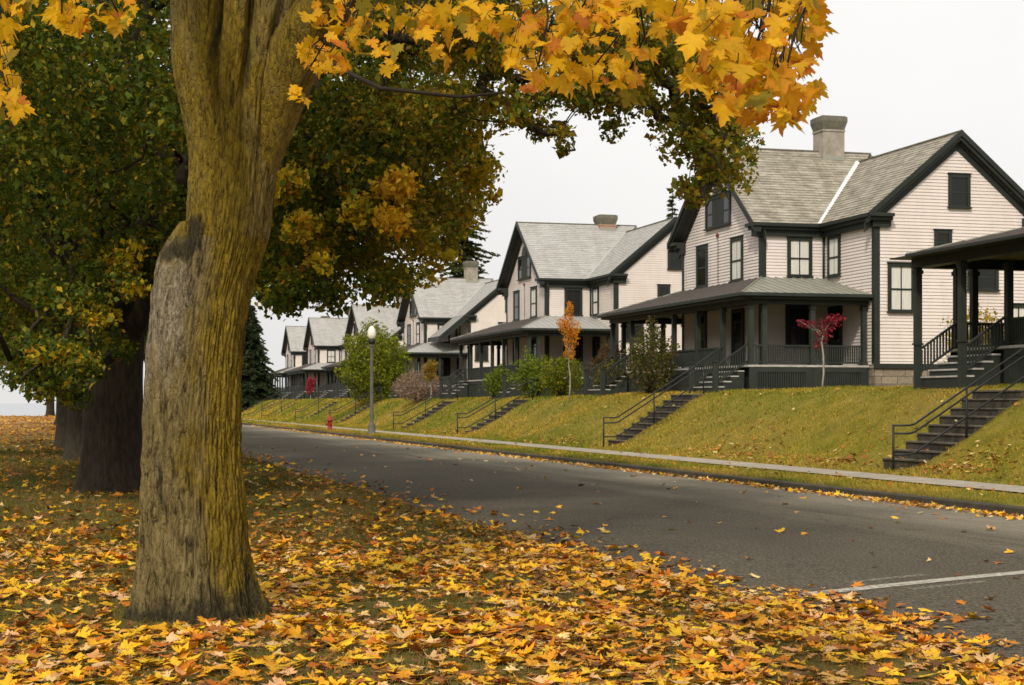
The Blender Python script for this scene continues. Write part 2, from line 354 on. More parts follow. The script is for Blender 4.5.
# ------------------------------------------------------------------ ground, road, walk
STAIRS = [33.2, 53.5, 75.0, 90.3, 113.0, 130.0, 152.6, 168.0]
def lip(S): return float(np.interp(S, [30, 55, 78, 110, 240], [2.16, 2.12, 1.98, 1.92, 1.9]))
PX = [-600, -120, -50, -20, -8, -4, -2, 0, 2, 4, 5.3, 5.75, 6.05, 14.55, 14.86, 14.9, 15.4, 16.3, 17.4, 17.8, 18.6, 19.0, 19.5, 20, 20.5, 21, 21.4, 21.8, 22.4, 23.2, 27, 45, 120, 900]
PZ = [2, 1, .3, .1, 0, 0, 0, 0, 0, 0, 0, -.03, -.3, -.3, -.3, .0, .06, .10, .12, .16, .30, .50, .80, 1.10, 1.42, 1.74, 1.92, 2.03, 2.11, 2.15, 2.15, 2.3, 3, 6]
def gz(L, S):
    z = float(np.interp(L, PX, PZ))
    if L > 17.6: z = .16+(z-.16)*(lip(S)/2.13) if L < 40 else z
    if -30 < L < 6: z += .05*mnoise.noise((L*.25, S*.2, 3.1)) + .02*mnoise.noise((L*.9, S*.9, 1.1))*(1 if L < 5.5 else 0)
    if L > 15: z += (.08*mnoise.noise((L*.4, S*.22, 7.7))+.035*mnoise.noise((L*1.1, S*.9, 2.7)))*min(1, max(0, L-17.4)/1.5)
    if L < 12:
        z += float(np.interp(S, [231, 240, 255], [0, -1.5, -6]))
    return z
def make_ground():
    Ss = [-60, -20]+list(np.arange(0, 100, 1.5))+list(np.arange(100, 245, 4))+[250, 262, 300, 500, 900, 2500]
    for s in STAIRS: Ss += [s+.02, s+.06, s+2.14, s+2.18]
    Ss = sorted(Ss); Ls = []
    for a, b in zip(PX[:-1], PX[1:]):
        k = max(1, int((b-a)/.7)) if -10 < a < 30 and b < 46 else 1
        Ls += [a+(b-a)*i/k for i in range(k)]
    Ls.append(PX[-1]); V = []
    for S in Ss:
        cut = any(s+.05 <= S <= s+2.15 for s in STAIRS)
        for L in Ls:
            z = gz(L, S)
            if cut and 18.5 < L < 21.6: z -= .45
            V.append((L, S, z))
    n = len(Ls); Fq = [(i*n+j, i*n+j+1, (i+1)*n+j+1, (i+1)*n+j) for i in range(len(Ss)-1) for j in range(n-1)]
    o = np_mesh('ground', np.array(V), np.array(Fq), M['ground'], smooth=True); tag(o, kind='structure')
make_ground()
def strip(name, mat, L0, L1, S0, S1, z0, z1, dS=6, nL=4, crown=0):
    Ss = np.arange(S0, S1+.1, dS); V = []; Fq = []
    for S in Ss:
        for k in range(nL+1):
            t = k/nL; V.append((L0+(L1-L0)*t, S, z0+(z1-z0)*t+crown*(1-(2*t-1)**2)))
    n = nL+1
    for i in range(len(Ss)-1):
        for k in range(nL): Fq.append((i*n+k, i*n+k+1, (i+1)*n+k+1, (i+1)*n+k))
    return tag(np_mesh(name, np.array(V), np.array(Fq), mat, smooth=True), kind='structure')
RZ = -.08
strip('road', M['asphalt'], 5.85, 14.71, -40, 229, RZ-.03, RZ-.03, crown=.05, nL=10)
strip('sidewalk', M['walk'], 16.3, 17.4, -40, 229, .128, .145, 3, 2)
kb = MB()
S = -30.0
while S < 228:
    kb.prism([(14.7, S, -.25), (14.85, S, -.25), (14.85, S, .045), (14.73, S, .045), (14.7, S, .02)], (0, 2.98, 0)); S += 3.0
tag(kb.build('kerb', M['kerb']), kind='structure')
def gnd(px, py, z): return P(px, py, F*(CAMH-z)/(py-HOR))
def road_z(x): t = (x-5.85)/(14.71-5.85); return RZ-.03+.05*(1-(2*t-1)**2)
def paint_line(a, b, w, wear):
    a, b = Vector(a), Vector(b); d = (b-a).normalized(); s = Vector((-d.y, d.x, 0))*w/2; V = []; Fq = []; n = 14
    for k in range(n+1):
        p = a+(b-a)*k/n
        for q in (p-s, p+s): V.append((q.x, q.y, road_z(q.x)+.005))
    Fq = [(2*k, 2*k+2, 2*k+3, 2*k+1) for k in range(n)]
    return np.array(V), np.array(Fq), np.full((len(V), 3), wear)
parts = [paint_line(gnd(765, 597, RZ), gnd(1130, 565, RZ), .21, -.03), paint_line(gnd(848, 583, RZ), gnd(925, 576, RZ), .12, .16), paint_line(gnd(910, 590, RZ), gnd(985, 583, RZ), .11, .17)]
V = []; Fq = []; W = []; o = 0
for v, f, w in parts: V.append(v); Fq.append(f+o); W.append(w); o += len(v)
tag(np_mesh('road_marking', np.vstack(V), np.vstack(Fq), M['paint'], np.vstack(W), attr='wear'), kind='structure')
wm = MB(); wm.face([(-3000, 200, -.9), (900, 200, -.9), (900, 9000, -.9), (-3000, 9000, -.9)])
# the lake only shows past the end of the lawn; the sheet lies below the land elsewhere
tag(wm.build('lake_water', M['water']), kind='structure')

# ------------------------------------------------------------------ terrace stairs with handrail
stair_labels = ['concrete garden steps at the right edge leading up beside the nearest porch',
    'concrete steps with black handrail below the red maple house\'s front porch steps',
    'concrete steps climbing the bank left of the orange sapling\'s lawn, third from the right',
    'concrete steps just right of the lamp post with handrail up the bank',
    'concrete steps hidden partly behind the lamp post below the round green shrub',
    'distant concrete steps left of the red hydrant with long thin handrail',
    'far concrete steps second from the left end of the terrace bank',
    'farthest concrete steps on the bank, at the foot of the dark evergreen']
for si, (S0, lab) in enumerate(zip(STAIRS, stair_labels)):
    root = empty('terrace_stairs', (18.8, S0, .2), lab, 'stairs', 'steps up the grass bank')
    top = gz(21.7, S0+1)-.02-.2; n = 9; r = (top)/n; t = .295; b = MB()
    tb = MB()
    # steps as stacked blocks with slight nosings
    for k in range(n):
        e = (RNG.uniform(-.008, .008) if si < 4 else 0)
        b.box(k*t, n*t+.4, .06, 2.14, r*k-.25 if k == 0 else r*k, r*(k+1)-.035+e)
        tb.box(k*t-.03, (k+1)*t+.02 if k < n-1 else n*t+.4, .04, 2.16, r*(k+1)-.035+e, r*(k+1)+e)
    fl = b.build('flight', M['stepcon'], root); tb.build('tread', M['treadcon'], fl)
    hb = MB(); zt = top+.03
    for h, off in ((.98, 0), (.80, 0), (.33, 0)):
        pts = [(-.9, .0, .02+h), (-.5, .0, .02+h), (-.36, 0, .06+h)]
        pts += [(2.30, 0, zt+h-.12), (2.45, 0, zt+h-.03), (2.75, 0, zt+h-.03)]
        hb.tube(pts, .024, 8)
    rail = hb.build('handrail', M['black'], root, True)
    for x, z0, h in ((-.9, -.06, 1.07), (.93, .75, 1.05), (2.75, zt-.08, 1.04)):
        pb = MB(); zz = z0 if x != .93 else (.06+(zt-.18)*(.93+.36)/2.66)-.15
        pb.tube([(x, 0, zz), (x, 0, zz+(h if x != .93 else 1.13))], .026, 8); pb.build('rail_post', M['black'], rail, True)

# ------------------------------------------------------------------ the duplex house (local: x from porch front, y along street, z from yard)
def clap(b, p, e, left, right, z0, z1, nrm, h=.118, lap=.028):
    """courses on a wall: point p at u=0,z=0; unit vector e along; left/right: functions of z -> u; nrm outward"""
    p, e, nrm = Vector(p), Vector(e), Vector(nrm); z = z0; up = Vector((0, 0, 1))
    while z < z1-1e-6:
        t = min(z+h, z1)
        if right(t)-left(t) < .01 and right(z)-left(z) < .02: break
        a0 = p+e*left(z)+up*z+nrm*lap; a1 = p+e*right(z)+up*z+nrm*lap
        b1 = p+e*right(t)+up*t+nrm*.002; b0 = p+e*left(t)+up*t+nrm*.002
        b.face([a0, a1, b1, b0]); b.face([p+e*left(z)+up*z, p+e*right(z)+up*z, a1, a0])
        z = t
def slope_courses(b, p, e, up, left, right, v1, nrm, h=.19, lap=.014):
    p, e, up, nrm = map(Vector, (p, e, up, nrm)); v = 0
    while v < v1-1e-6:
        t = min(v+h, v1)
        a0 = p+e*left(v)+up*v+nrm*lap; a1 = p+e*right(v)+up*v+nrm*lap
        b1 = p+e*right(t)+up*t; b0 = p+e*left(t)+up*t
        b.face([a0, a1, b1, b0], [(left(v), v), (right(v), v), (right(t), t), (left(t), t)])
        b.face([p+e*left(v)+up*v-nrm*.01, p+e*right(v)+up*v-nrm*.01, a1, a0], [(left(v), v)]*4)
        v = t
WF, WH = 2.05, 4.0             # wing front x, wing half width
MX0, MX1, MH = 4.6, 11.0, 8.0  # main block street wall, rear wall, half length
EZ, WR, MR = 6.25, 9.70, 9.26  # eave, wing ridge, main ridge
MC = (MX0+MX1)/2
FZ = .92                       # porch floor
PH = 7.55                      # porch half length
K1 = (WR-EZ)/(WH+.4); K2 = (MR-EZ)/(MC-MX0+.4)
def wroof(y): return WR-K1*abs(y)
def mroof(x): return MR-K2*abs(x-MC)

def window(root, p, e, nrm, w, h, curtain=0, rows=2, arch=False, name='window', cols=1):
    """p: centre of the sill line; w,h outside the casing"""
    p, e, nrm = Vector(p), Vector(e), Vector(nrm); up = Vector((0, 0, 1)); c = .13; d = .065
    b = MB()
    def bx(u0, u1, z0, z1, d0, d1):
        A = [p+e*u0+up*z0+nrm*d0, p+e*u1+up*z0+nrm*d0, p+e*u1+up*z1+nrm*d0, p+e*u0+up*z1+nrm*d0]
        b.hexa(A, [x+nrm*(d1-d0) for x in A])
    bx(-w/2, -w/2+c, .002, h, .0, d); bx(w/2-c, w/2, .002, h, .0, d); bx(-w/2+c, w/2-c, h-c, h, .0, d+.004); bx(-w/2-.03, w/2+.03, -.05, 0, 0, d+.06)
    bx(-w/2-.03, w/2+.03, h+.002, h+.04, 0, d+.035)
    iw = w/2-c
    bx(-iw, iw, .002, .07, .0, .045); bx(-iw, iw, (h-c)/2-.03, (h-c)/2+.03, .0, .05)
    if cols == 2: bx(-.015, .015, .07, h-c, .0, .043)
    if cols == 3: bx(-iw/2+.0, iw/2, .07, h-c, .0, .046)
    wob = b.build(name, M['green'], root)
    g = MB(); g.face([p-e*iw+up*.03+nrm*.034, p+e*iw+up*.03+nrm*.034, p+e*iw+up*(h-c)+nrm*.034, p-e*iw+up*(h-c)+nrm*.034])
    g.build('pane', M['glass'] if curtain else M['glass_dark'], wob)
    if curtain:
        q = MB(); n = 22
        for s, u0, u1 in ((0, -iw, -.02), (1, .02, iw)):
            for k in range(n):
                a = u0+(u1-u0)*k/n; bb = u0+(u1-u0)*(k+1)/n
                da, db = .024+.004*math.sin(k*1.9), .024+.004*math.sin((k+1)*1.9)
                zb = .05 if curtain == 1 else (h-c)*.45
                q.face([p+e*a+up*zb+nrm*da, p+e*bb+up*zb+nrm*db, p+e*bb+up*(h-c)+nrm*db, p+e*a+up*(h-c)+nrm*da])
        q.build('curtain', M['curtain'], wob)
        it = MB(); it.face([p-e*iw+up*.03+nrm*.0225+nrm*-.004, p+e*iw+up*.03+nrm*.0185, p+e*iw+up*(h-c)+nrm*.0185, p-e*iw+up*(h-c)+nrm*.0185])
        it.build('room_gloom', M['gloom'], wob)  # dark sheet painted for the unlit room behind the glass
    return wob
def door(root, p, e, nrm, w, h):
    p, e, nrm = Vector(p), Vector(e), Vector(nrm); up = Vector((0, 0, 1)); b = MB()
    def bx(b, u0, u1, z0, z1, d0, d1):
        A = [p+e*u0+up*z0+nrm*d0, p+e*u1+up*z0+nrm*d0, p+e*u1+up*z1+nrm*d0, p+e*u0+up*z1+nrm*d0]; b.hexa(A, [x+nrm*(d1-d0) for x in A])
    bx(b, -w/2, -w/2+.13, 0, h, 0, .07); bx(b, w/2-.13, w/2, 0, h, 0, .07); bx(b, -w/2+.13, w/2-.13, h-.15, h, 0, .075); bx(b, -w/2+.13, w/2-.13, h-.55, h-.5, 0, .06)
    bx(b, -w/2+.13, w/2-.13, 0, 1.0, 0, .04); bx(b, -w/2+.13, -w/2+.25, 1.0, h-.55, 0, .041); bx(b, w/2-.25, w/2-.13, 1.0, h-.55, 0, .041)
    o = b.build('door', M['green'], root)
    g = MB(); g.face([p+e*(-w/2+.13)+up*1.0+nrm*.03, p+e*(w/2-.13)+up*1.0+nrm*.03, p+e*(w/2-.13)+up*(h-.15)+nrm*.03, p+e*(-w/2+.13)+up*(h-.15)+nrm*.03]); g.build('pane', M['glass_dark'], o)
    k = MB(); q = p+e*(w/2-.19)+up*.98+nrm*.05; k.box(q.x-.035, q.x+.035, q.y-.035, q.y+.035, q.z-.05, q.z+.05); k.build('handle', M['pole'], o)

def make_house():
    root = empty('duplex_house', (0, 0, 0), 'x', 'house', 'white gabled duplex houses along the terrace')
    X, Y, Z = Vector((1, 0, 0)), Vector((0, 1, 0)), Vector((0, 0, 1))
    # ---- walls: a plain core with clapboard courses on it
    b = MB()
    b.prism([(WF+.02, -WH+.02, .86), (WF+.02, WH-.02, .86), (WF+.02, WH-.02, EZ), (WF+.02, 0, wroof(0)-.2), (WF+.02, -WH+.02, EZ)], (MC-WF, 0, 0))
    b.prism([(MX0+.02, -MH+.02, .86), (MX1-.02, -MH+.02, .86), (MX1-.02, -MH+.02, EZ), (MC, -MH+.02, MR-.2), (MX0+.02, -MH+.02, EZ)], (0, 2*MH-.04, 0))
    gz0 = .96
    def wl(z): return -WH+max(0, (z-(wroof(WH)-.15))/K1)
    clap(b, (WF, 0, 0), (0, -1, 0), wl, lambda z: -wl(z), gz0, WR-.3, (-1, 0, 0))
    def ml(z): return MX0+max(0, (z-(mroof(MX0)-.15))/K2)
    for s in (-1, 1):
        clap(b, (0, s*MH, 0), (1, 0, 0), ml, lambda z: 2*MC-ml(z), gz0, MR-.3, (0, s, 0))
        clap(b, (0, s*WH, 0), (1, 0, 0), lambda z: WF, lambda z: MX0, gz0, EZ+.1, (0, s, 0))
        clap(b, (MX0, 0, 0), (0, 1, 0), lambda z: -MH if s < 0 else WH, lambda z: -WH if s < 0 else MH, gz0, EZ+.1, (-1, 0, 0))
    clap(b, (MX1, 0, 0), (0, 1, 0), lambda z: -MH, lambda z: MH, gz0, EZ+.1, (1, 0, 0))
    b.build('wall', M['siding'], root)
    b = MB(); b.box(MX0+.03, MX1-.03, -MH+.03, MH-.03, -.8, .84); b.box(WF+.03, MX0+.03, -WH+.03, WH-.03, -.8, .84); b.build('foundation', M['stone'], root)
    # water table, corner boards
    b = MB()
    b.box(MX0-.04, MX1+.04, -MH-.045, -MH+.02, .82, .99); b.box(MX0-.04, MX1+.04, MH-.02, MH+.045, .82, .99)
    b.box(MX1-.02, MX1+.045, -MH+.02, MH-.02, .82, .99)
    b.build('skirt_board', M['green'], root)
    for s in (-1, 1):
        for x, y, dx, dy in ((MX0, s*MH, 1, -s), (MX1, s*MH, -1, -s), (WF, s*WH, 1, -s)):
            c = MB(); ex = .045
            xa, xb = sorted((x-dx*ex, x+dx*.17)); ya, yb = sorted((y-dy*ex, y+dy*.0))
            c.box(xa, xb, ya, yb, .99, EZ-.02)
            xa, xb = sorted((x-dx*ex, x)); ya, yb = sorted((y, y+dy*.17)); c.box(xa, xb, ya, yb, .99, EZ-.02)
            c.build('corner_board', M['green'], root)
        c = MB(); c.tube([(MX0-.07, s*(WH+.09), 4.2), (MX0-.07, s*(WH+.09), EZ-.2)], .045, 8); c.build('downspout', M['green'], root, True)
    # ---- roofs
    b = MB(); th = .10; ov = .40
    for s in (-1, 1):      # wing slopes
        y0 = s*(WH+ov); n = Vector((0, s*K1, 1)).normalized(); upv = Vector((0, -s, K1)).normalized(); ln = (Vector((0, WH+ov, WR-EZ))).length
        fr = WF-.55
        slope_courses(b, (0, y0, EZ), (1, 0, 0) , upv, lambda v: fr, lambda v: 4.15+(8.6-4.15)*min(1, v/ln), ln, n)
        b.face([(fr, y0, EZ-th), (fr, 0, WR-th), (8.6, 0, WR-th), (4.15, y0, EZ-th)])
        b.face([(fr, y0, EZ-th), (fr, y0, EZ), (fr, 0, WR), (fr, 0, WR-th)])
    bk = mroof(11.0)
    b.face([(8.6, 0, WR), (9.6, -2.2, mroof(9.6)), (9.6, 2.2, mroof(9.6))])
    b.face([(8.6, 0, WR), (9.6, -2.2, mroof(9.6)), (7.2, -2.9, 8.2)]); b.face([(8.6, 0, WR), (9.6, 2.2, mroof(9.6)), (7.2, 2.9, 8.2)])
    for s in (-1, 1):      # main slopes
        x0 = MC+s*(MC-MX0+ov); n = Vector((s*K2, 0, 1)).normalized(); upv = Vector((-s, 0, K2)).normalized(); ln = Vector((MC-MX0+ov, 0, MR-EZ)).length
        gy = MH+.38
        slope_courses(b, (x0, 0, EZ), (0, 1, 0), upv, lambda v: -gy, lambda v: gy, ln, n)
        b.face([(x0, -gy, EZ-th), (x0, gy, EZ-th), (MC, gy, MR-th), (MC, -gy, MR-th)])
        for q in (-gy, gy): b.face([(x0, q, EZ-th), (x0, q, EZ), (MC, q, MR), (MC, q, MR-th)])
    roof = b.build('roof', M['slate'], root)
    b = MB(); b.bar((WF-.56, 0, WR+.01), (8.6, 0, WR+.01), .14, .05); b.bar((MC, -MH-.39, MR+.01), (MC, MH+.39, MR+.01), .14, .05); b.build('ridge_cap', M['chimcap'], roof)
    b = MB()
    for s in (-1, 1):
        p = Vector((4.22, s*4.40, EZ+.05)); q = Vector((MC-.05, s*(WR-MR)/K1, MR+.05)); d = (q-p).normalized(); sd = d.cross(Z).normalized()*.12
        b.face([p-sd, p+sd, q+sd, q-sd]); b.face([p-sd+Z*-.05, p+sd+Z*-.05, q+sd+Z*-.05, q-sd+Z*-.05])
    b.build('valley_flashing', M['flash'], roof)
    # ---- chimney
    cx = 6.75; b = MB(); b.box(cx-.47, cx+.47, -.45, .45, 8.8, 10.45); b.box(cx-.50, cx+.50, -.48, .48, 10.46, 10.54)
    ch = b.build('chimney', M['chim'], roof); c = MB(); c.hexa([Vector(p) for p in ((cx-.47, -.45, 10.545), (cx+.47, -.45, 10.545), (cx+.47, .45, 10.545), (cx-.47, .45, 10.545))], [Vector(p) for p in ((cx-.56, -.54, 10.86), (cx+.56, -.54, 10.86), (cx+.56, .54, 10.86), (cx-.56, .54, 10.86))])
    c.box(cx-.56, cx+.56, -.54, .54, 10.863, 11.05); c.box(cx-.5, cx+.5, -.48, .48, 11.052, 11.09)
    c.build('chimney_cap', M['chimcap'], roof)
    c = MB(); c.box(cx-.5, cx+.5, -.49, .49, 9.3, 9.42+.05); c.build('chimney_flashing', M['seam_green'], roof)
    # ---- cornices (eaves) and bargeboards
    MEM = ((.16, -.44, -.22), (.30, -.217, -.10), (.43, -.097, .025))
    for s in (-1, 1):
        b = MB()
        for (o, za, zb) in MEM:
            za += EZ; zb += EZ
            ya, yb = sorted((s*WH, s*(WH+o))); b.box(WF, MX0-o, ya, yb, za, zb)
            ya, yb = sorted((s*(WH-.35), s*(WH+o))); b.box(WF-o-.1, WF-.001, ya, yb, za, zb)
        for (o, za, zb) in MEM:
            za += EZ-.002; zb += EZ-.002
            ya, yb = sorted((s*WH, s*MH)); b.box(MX0-o, MX0, ya, yb, za, zb)
            ya, yb = sorted((s*(MH+.001), s*(MH+o))); b.box(MX0-o, MX0+.55, ya, yb, za, zb)
        b.build('cornice', M['green'], root)
    b = MB()
    for (o, za, zb) in MEM:
        b.box(MX1, MX1+o, -MH, MH, EZ+za, EZ+zb)
        for s in (-1, 1):
            ya, yb = sorted((s*(MH+.001), s*(MH+o))); b.box(MX1-.55, MX1+o, ya, yb, EZ+za, EZ+zb)
    b.build('cornice', M['green'], root)
    for s in (-1, 1):      # main gable rakes
        b = MB(); y0 = s*(MH+.375)
        for side in (-1, 1):
            for (d0, d1, ya, yb) in ((.06, -.16, y0+s*.02, y0-s*.04), (-.16, -.30, y0-s*.05, y0-s*.26), (-.30, -.62, s*(MH+.06), s*(MH+.0))):
                x0 = MC+side*(MC-MX0+.43); z0 = MR-K2*(MC-MX0+.43)
                A = [(x0, ya, z0+d1), (MC, ya, MR+d1), (MC, ya, MR+d0), (x0, ya, z0+d0)]
                b.prism(A, (0, yb-ya, 0))
            # soffit
        b.build('bargeboard', M['green'], root)
    b = MB()               # wing gable rake
    for side in (-1, 1):
        for (d0, d1, xa, xb) in ((.06, -.16, WF-.57, WF-.51), (-.16, -.30, WF-.50, WF-.2), (-.30, -.58, WF-.06, WF)):
            y0 = side*(WH+.43); z0 = WR-K1*(WH+.43)
            b.prism([(xa, y0, z0+d1), (xa, 0, WR+d1), (xa, 0, WR+d0), (xa, y0, z0+d0)], (xb-xa, 0, 0))
    b.build('bargeboard', M['green'], root)
    # ---- windows
    nX, nY = Vector((-1, 0, 0)), Vector((0, -1, 0))
    for y in (-1.78, 1.78): window(root, (WF-.02, y, 4.31), -Y, nX, 1.15, 1.66, 1 if y < 0 else 0)
    tw = window(root, (WF-.02, .1, 6.58), -Y, nX, 2.55, 1.24, 0, cols=3)
    b = MB(); pts = [(WF-.08, .1-.5*math.cos(t), 7.84+.52*math.sin(t)) for t in np.linspace(0, math.pi, 13)]
    b.prism(pts, (.08, 0, 0)); lo = b.build('attic_louvre', M['green'], root)
    b = MB()
    for k in range(4):
        hw = .42*math.sqrt(max(0, 1-((k*.11+.05)/.5)**2)); b.box(WF-.10, WF-.081, .1-hw, .1+hw, 7.88+k*.11, 7.93+k*.11)
    b.build('louvre_slat', M['deckedge'] if False else M['pole'], lo)
    b = MB(); b.lathe([(.07, 0), (.085, .03), (.08, .07), (.03, .09)], 12); ab = b.build('alarm_bell', M['bell'], root); ab.location = (WF-.03, .12, 6.24); ab.rotation_euler = (0, R(-90), 0)
    b = MB(); b.tube([(WF-.04, .12, 4.35), (WF-.04, .12, 6.15)], .014, 6); b.build('conduit', M['pole'], root, True)
    for s in (-1, 1):
        nn = Vector((0, s, 0)); e = Vector((-s, 0, 0)) if False else Vector((1, 0, 0))
        window(root, (3.57, s*(WH+.02), 4.34), X, nn, 1.0, 1.45, 1, cols=2)
        window(root, (MX0-.02, s*4.9, 4.31), -Y, nX, 1.0, 1.5, 1 if s < 0 else 0)
        window(root, (3.55, s*(WH+.02), 1.7), X, nn, 1.1, 1.55, 0, cols=2)
        # end gable
        window(root, (5.6, s*(MH+.02), 2.84), X, nn, 1.05, 1.70, 1, cols=2)
        window(root, (7.25, s*(MH+.02), 4.97), X, nn, .69, .79, 0)
        window(root, (7.9, s*(MH+.02), 6.6), X, nn, .87, 1.18, 0)
        window(root, (8.85, s*(MH+.02), 3.67), X, nn, 1.25, 1.0, 0)
        window(root, (10.3, s*(MH+.02), 1.75), X, nn, 1.1, 1.42, 1, cols=2)
        door(root, (MX0-.02, s*5.0, FZ), -Y, nX, 1.1, 2.25)
    door(root, (WF-.02, -1.9, FZ), -Y, nX, 1.15, 2.3)
    window(root, (WF-.02, 1.9, 1.3), -Y, nX, 1.15, 1.95, 0)
    # ---- porch
    b = MB(); b.box(.02, WF+.0, -PH, PH, FZ-.10, FZ-.03)
    for s in (-1, 1):
        ya, yb = sorted((s*WH, s*PH)); b.box(WF+.001, MX0-.03, ya, yb, FZ-.10, FZ-.03)
    dk = b.build('porch_deck', M['plank'], root)
    b = MB(); b.box(-.06, .06, -PH-.05, PH+.05, FZ-.06, FZ+.01)
    for s in (-1, 1):
        ya, yb = sorted((s*(PH-.06), s*(PH+.06))); b.box(.062, MX0-.02, ya, yb, FZ-.058, FZ+.012)
    b.build('deck_edge', M['deckedge'], dk)
    pz1 = 3.06
    def post(x, y, w=.17, base=FZ):
        c = MB(); c.box(x-w/2, x+w/2, y-w/2, y+w/2, base, pz1); c.box(x-w/2-.03, x+w/2+.03, y-w/2-.03, y+w/2+.03, pz1-.16, pz1-.05)
        c.box(x-w/2-.025, x+w/2+.025, y-w/2-.025, y+w/2+.025, base, base+.12)
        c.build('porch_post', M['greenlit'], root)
    for y in (-7.44, -4.95, -2.5, 0, 2.5, 4.95, 7.44): post(.12, y)
    for s in (-1, 1):
        post(.62, s*7.44); post(2.45, s*7.44); post(4.45, s*7.44)
    b = MB(); b.box(0, .24, -7.56, 7.56, pz1, 3.36)
    for s in (-1, 1):
        ya, yb = sorted((s*7.32, s*7.56)); b.box(.241, MX0, ya, yb, pz1+.002, 3.358)
    b.box(-.3, WF, -7.85, 7.85, 3.30, 3.335)
    for s in (-1, 1):
        ya, yb = sorted((s*WH, s*7.85)); b.box(WF+.001, MX0, ya, yb, 3.30, 3.335)
    b.build('porch_beam', M['green'], root)
    # roof of the porch: front slope, two side slopes, hips
    ex, ey, z0, z1 = -.42, 7.95, 3.42, 4.28
    def rib(b, p, q): b.bar(p, q, .035, .05)
    b = MB(); A = [(ex, -ey, z0), (ex, ey, z0), (WF, WH, z1), (WF, -WH, z1)]
    b.face(A[::-1], [(0, 0), (0, 0), (0, 0), (0, 0)]); b.v[-4:] = [A[0], A[3], A[2], A[1]]; b.uv[-4:] = [(-ey, 0), (-WH, 2.6), (WH, 2.6), (ey, 0)]
    for k in range(1, 26):
        y = -ey+2*ey*k/26; t = 1 if abs(y) < WH else (ey-abs(y))/(ey-WH)
        rib(b, (ex, y, z0+.01), (ex+(WF-ex)*t, y, z0+(z1-z0)*t+.01))
    pr = b.build('porch_roof', M['seam_brown'], root)
    for s in (-1, 1):
        b = MB(); b.face([(ex, s*ey, z0), (MX0, s*ey, z0), (MX0, s*WH, z1), (WF, s*WH, z1)], [(0, 0), (5, 0), (5, 4), (2.5, 4)])
        n = 15
        for k in range(1, n):
            x = ex+(MX0-ex)*k/n; t = 1 if x > WF else (x-ex)/(WF-ex); rib(b, (x, s*ey, z0+.01), (x, s*(ey+(WH-ey)*t), z0+(z1-z0)*t+.01))
        rib(b, (ex, s*ey, z0+.02), (WF, s*WH, z1+.02))
        b.build('porch_side_roof', M['seam_green'], pr)
    b = MB()
    b.box(ex-.02, ex+.05, -ey-.02, ey+.02, z0-.10, z0+.015); b.box(ex+.051, 0, -ey+.05, ey-.05, z0-.115, z0-.06); b.box(ex+.1, .02, -7.75, 7.75, z0-.20, z0-.117)
    for s in (-1, 1):
        ya, yb = sorted((s*(ey-.05), s*(ey+.02))); b.box(ex+.051, MX0+.0, ya, yb, z0-.10, z0+.013)
        ya, yb = sorted((s*7.5, s*(ey-.06))); b.box(.01, MX0, ya, yb, z0-.112, z0-.061)
        ya, yb = sorted((s*7.5, s*7.8)); b.box(.01, MX0, ya, yb, z0-.198, z0-.118)
    b.build('porch_cornice', M['greenlit'], pr)
    # railings (one section = one part)
    def railing(p, q, solid=False):
        p, q = Vector(p), Vector(q); d = q-p; n = int(d.length/.085); c = MB()
        c.bar(p+Z*.69, q+Z*.69, .08, .06); c.bar(p+Z*.10, q+Z*.10, .06, .06)
        for k in range(1, n):
            m = p+d*k/n; c.box(m.x-.022, m.x+.022, m.y-.022, m.y+.022, m.z+.13, m.z+.66)
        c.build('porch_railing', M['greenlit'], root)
    ys = [-4.95, -2.5, 0, 2.5, 4.95]
    for a, c in zip(ys[:-1], ys[1:]): railing((.12, a+.09, FZ), (.12, c-.09, FZ))
    for s in (-1, 1):
        railing((.71, s*7.44, FZ), (2.36, s*7.44, FZ)); railing((2.54, s*7.44, FZ), (4.36, s*7.44, FZ)); railing((.21, s*7.44, FZ), (.53, s*7.44, FZ))
    # skirt: frame + slats
    def skirt(p, q, nrm):
        p, q, nrm = Vector(p), Vector(q), Vector(nrm); d = q-p; n = int(d.length/.11); c = MB(); e = d.normalized()
        def bx(u0, u1, z0_, z1_, d0, d1):
            A = [p+e*u0+Z*z0_+nrm*d0, p+e*u1+Z*z0_+nrm*d0, p+e*u1+Z*z1_+nrm*d0, p+e*u0+Z*z1_+nrm*d0]; c.hexa(A, [x+nrm*(d1-d0) for x in A])
        L = d.length; bx(0, .28, -.5, FZ-.07, 0, .05); bx(L-.28, L, -.5, FZ-.07, 0, .05); bx(.28, L-.28, FZ-.24, FZ-.07, 0, .05); bx(.28, L-.28, -.5, .14, 0, .05)
        for k in range(n):
            u = .28+(L-.56)*(k+.5)/n; bx(u-.03, u+.03, .14, FZ-.24, .005, .03)
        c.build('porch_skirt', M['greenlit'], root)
    for s in (-1, 1):
        skirt((.0, s*PH, 0), (2.4, s*PH, 0), (0, s, 0)); skirt((2.41, s*PH, 0), (MX0-.05, s*PH, 0), (0, s, 0))
        skirt((.0, -2.4 if s < 0 else 0, 0), (.0, 0 if s < 0 else 2.4, 0), (-1, 0, 0)); skirt((.0, -4.9 if s < 0 else 2.41, 0), (.0, -2.41 if s < 0 else 4.9, 0), (-1, 0, 0))
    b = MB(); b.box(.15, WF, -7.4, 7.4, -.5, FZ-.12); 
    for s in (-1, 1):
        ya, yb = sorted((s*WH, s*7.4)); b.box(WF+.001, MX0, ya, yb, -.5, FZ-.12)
    b.build('underporch_gloom', M['gloom'], root)  # near-black fill painted for the shade under the deck
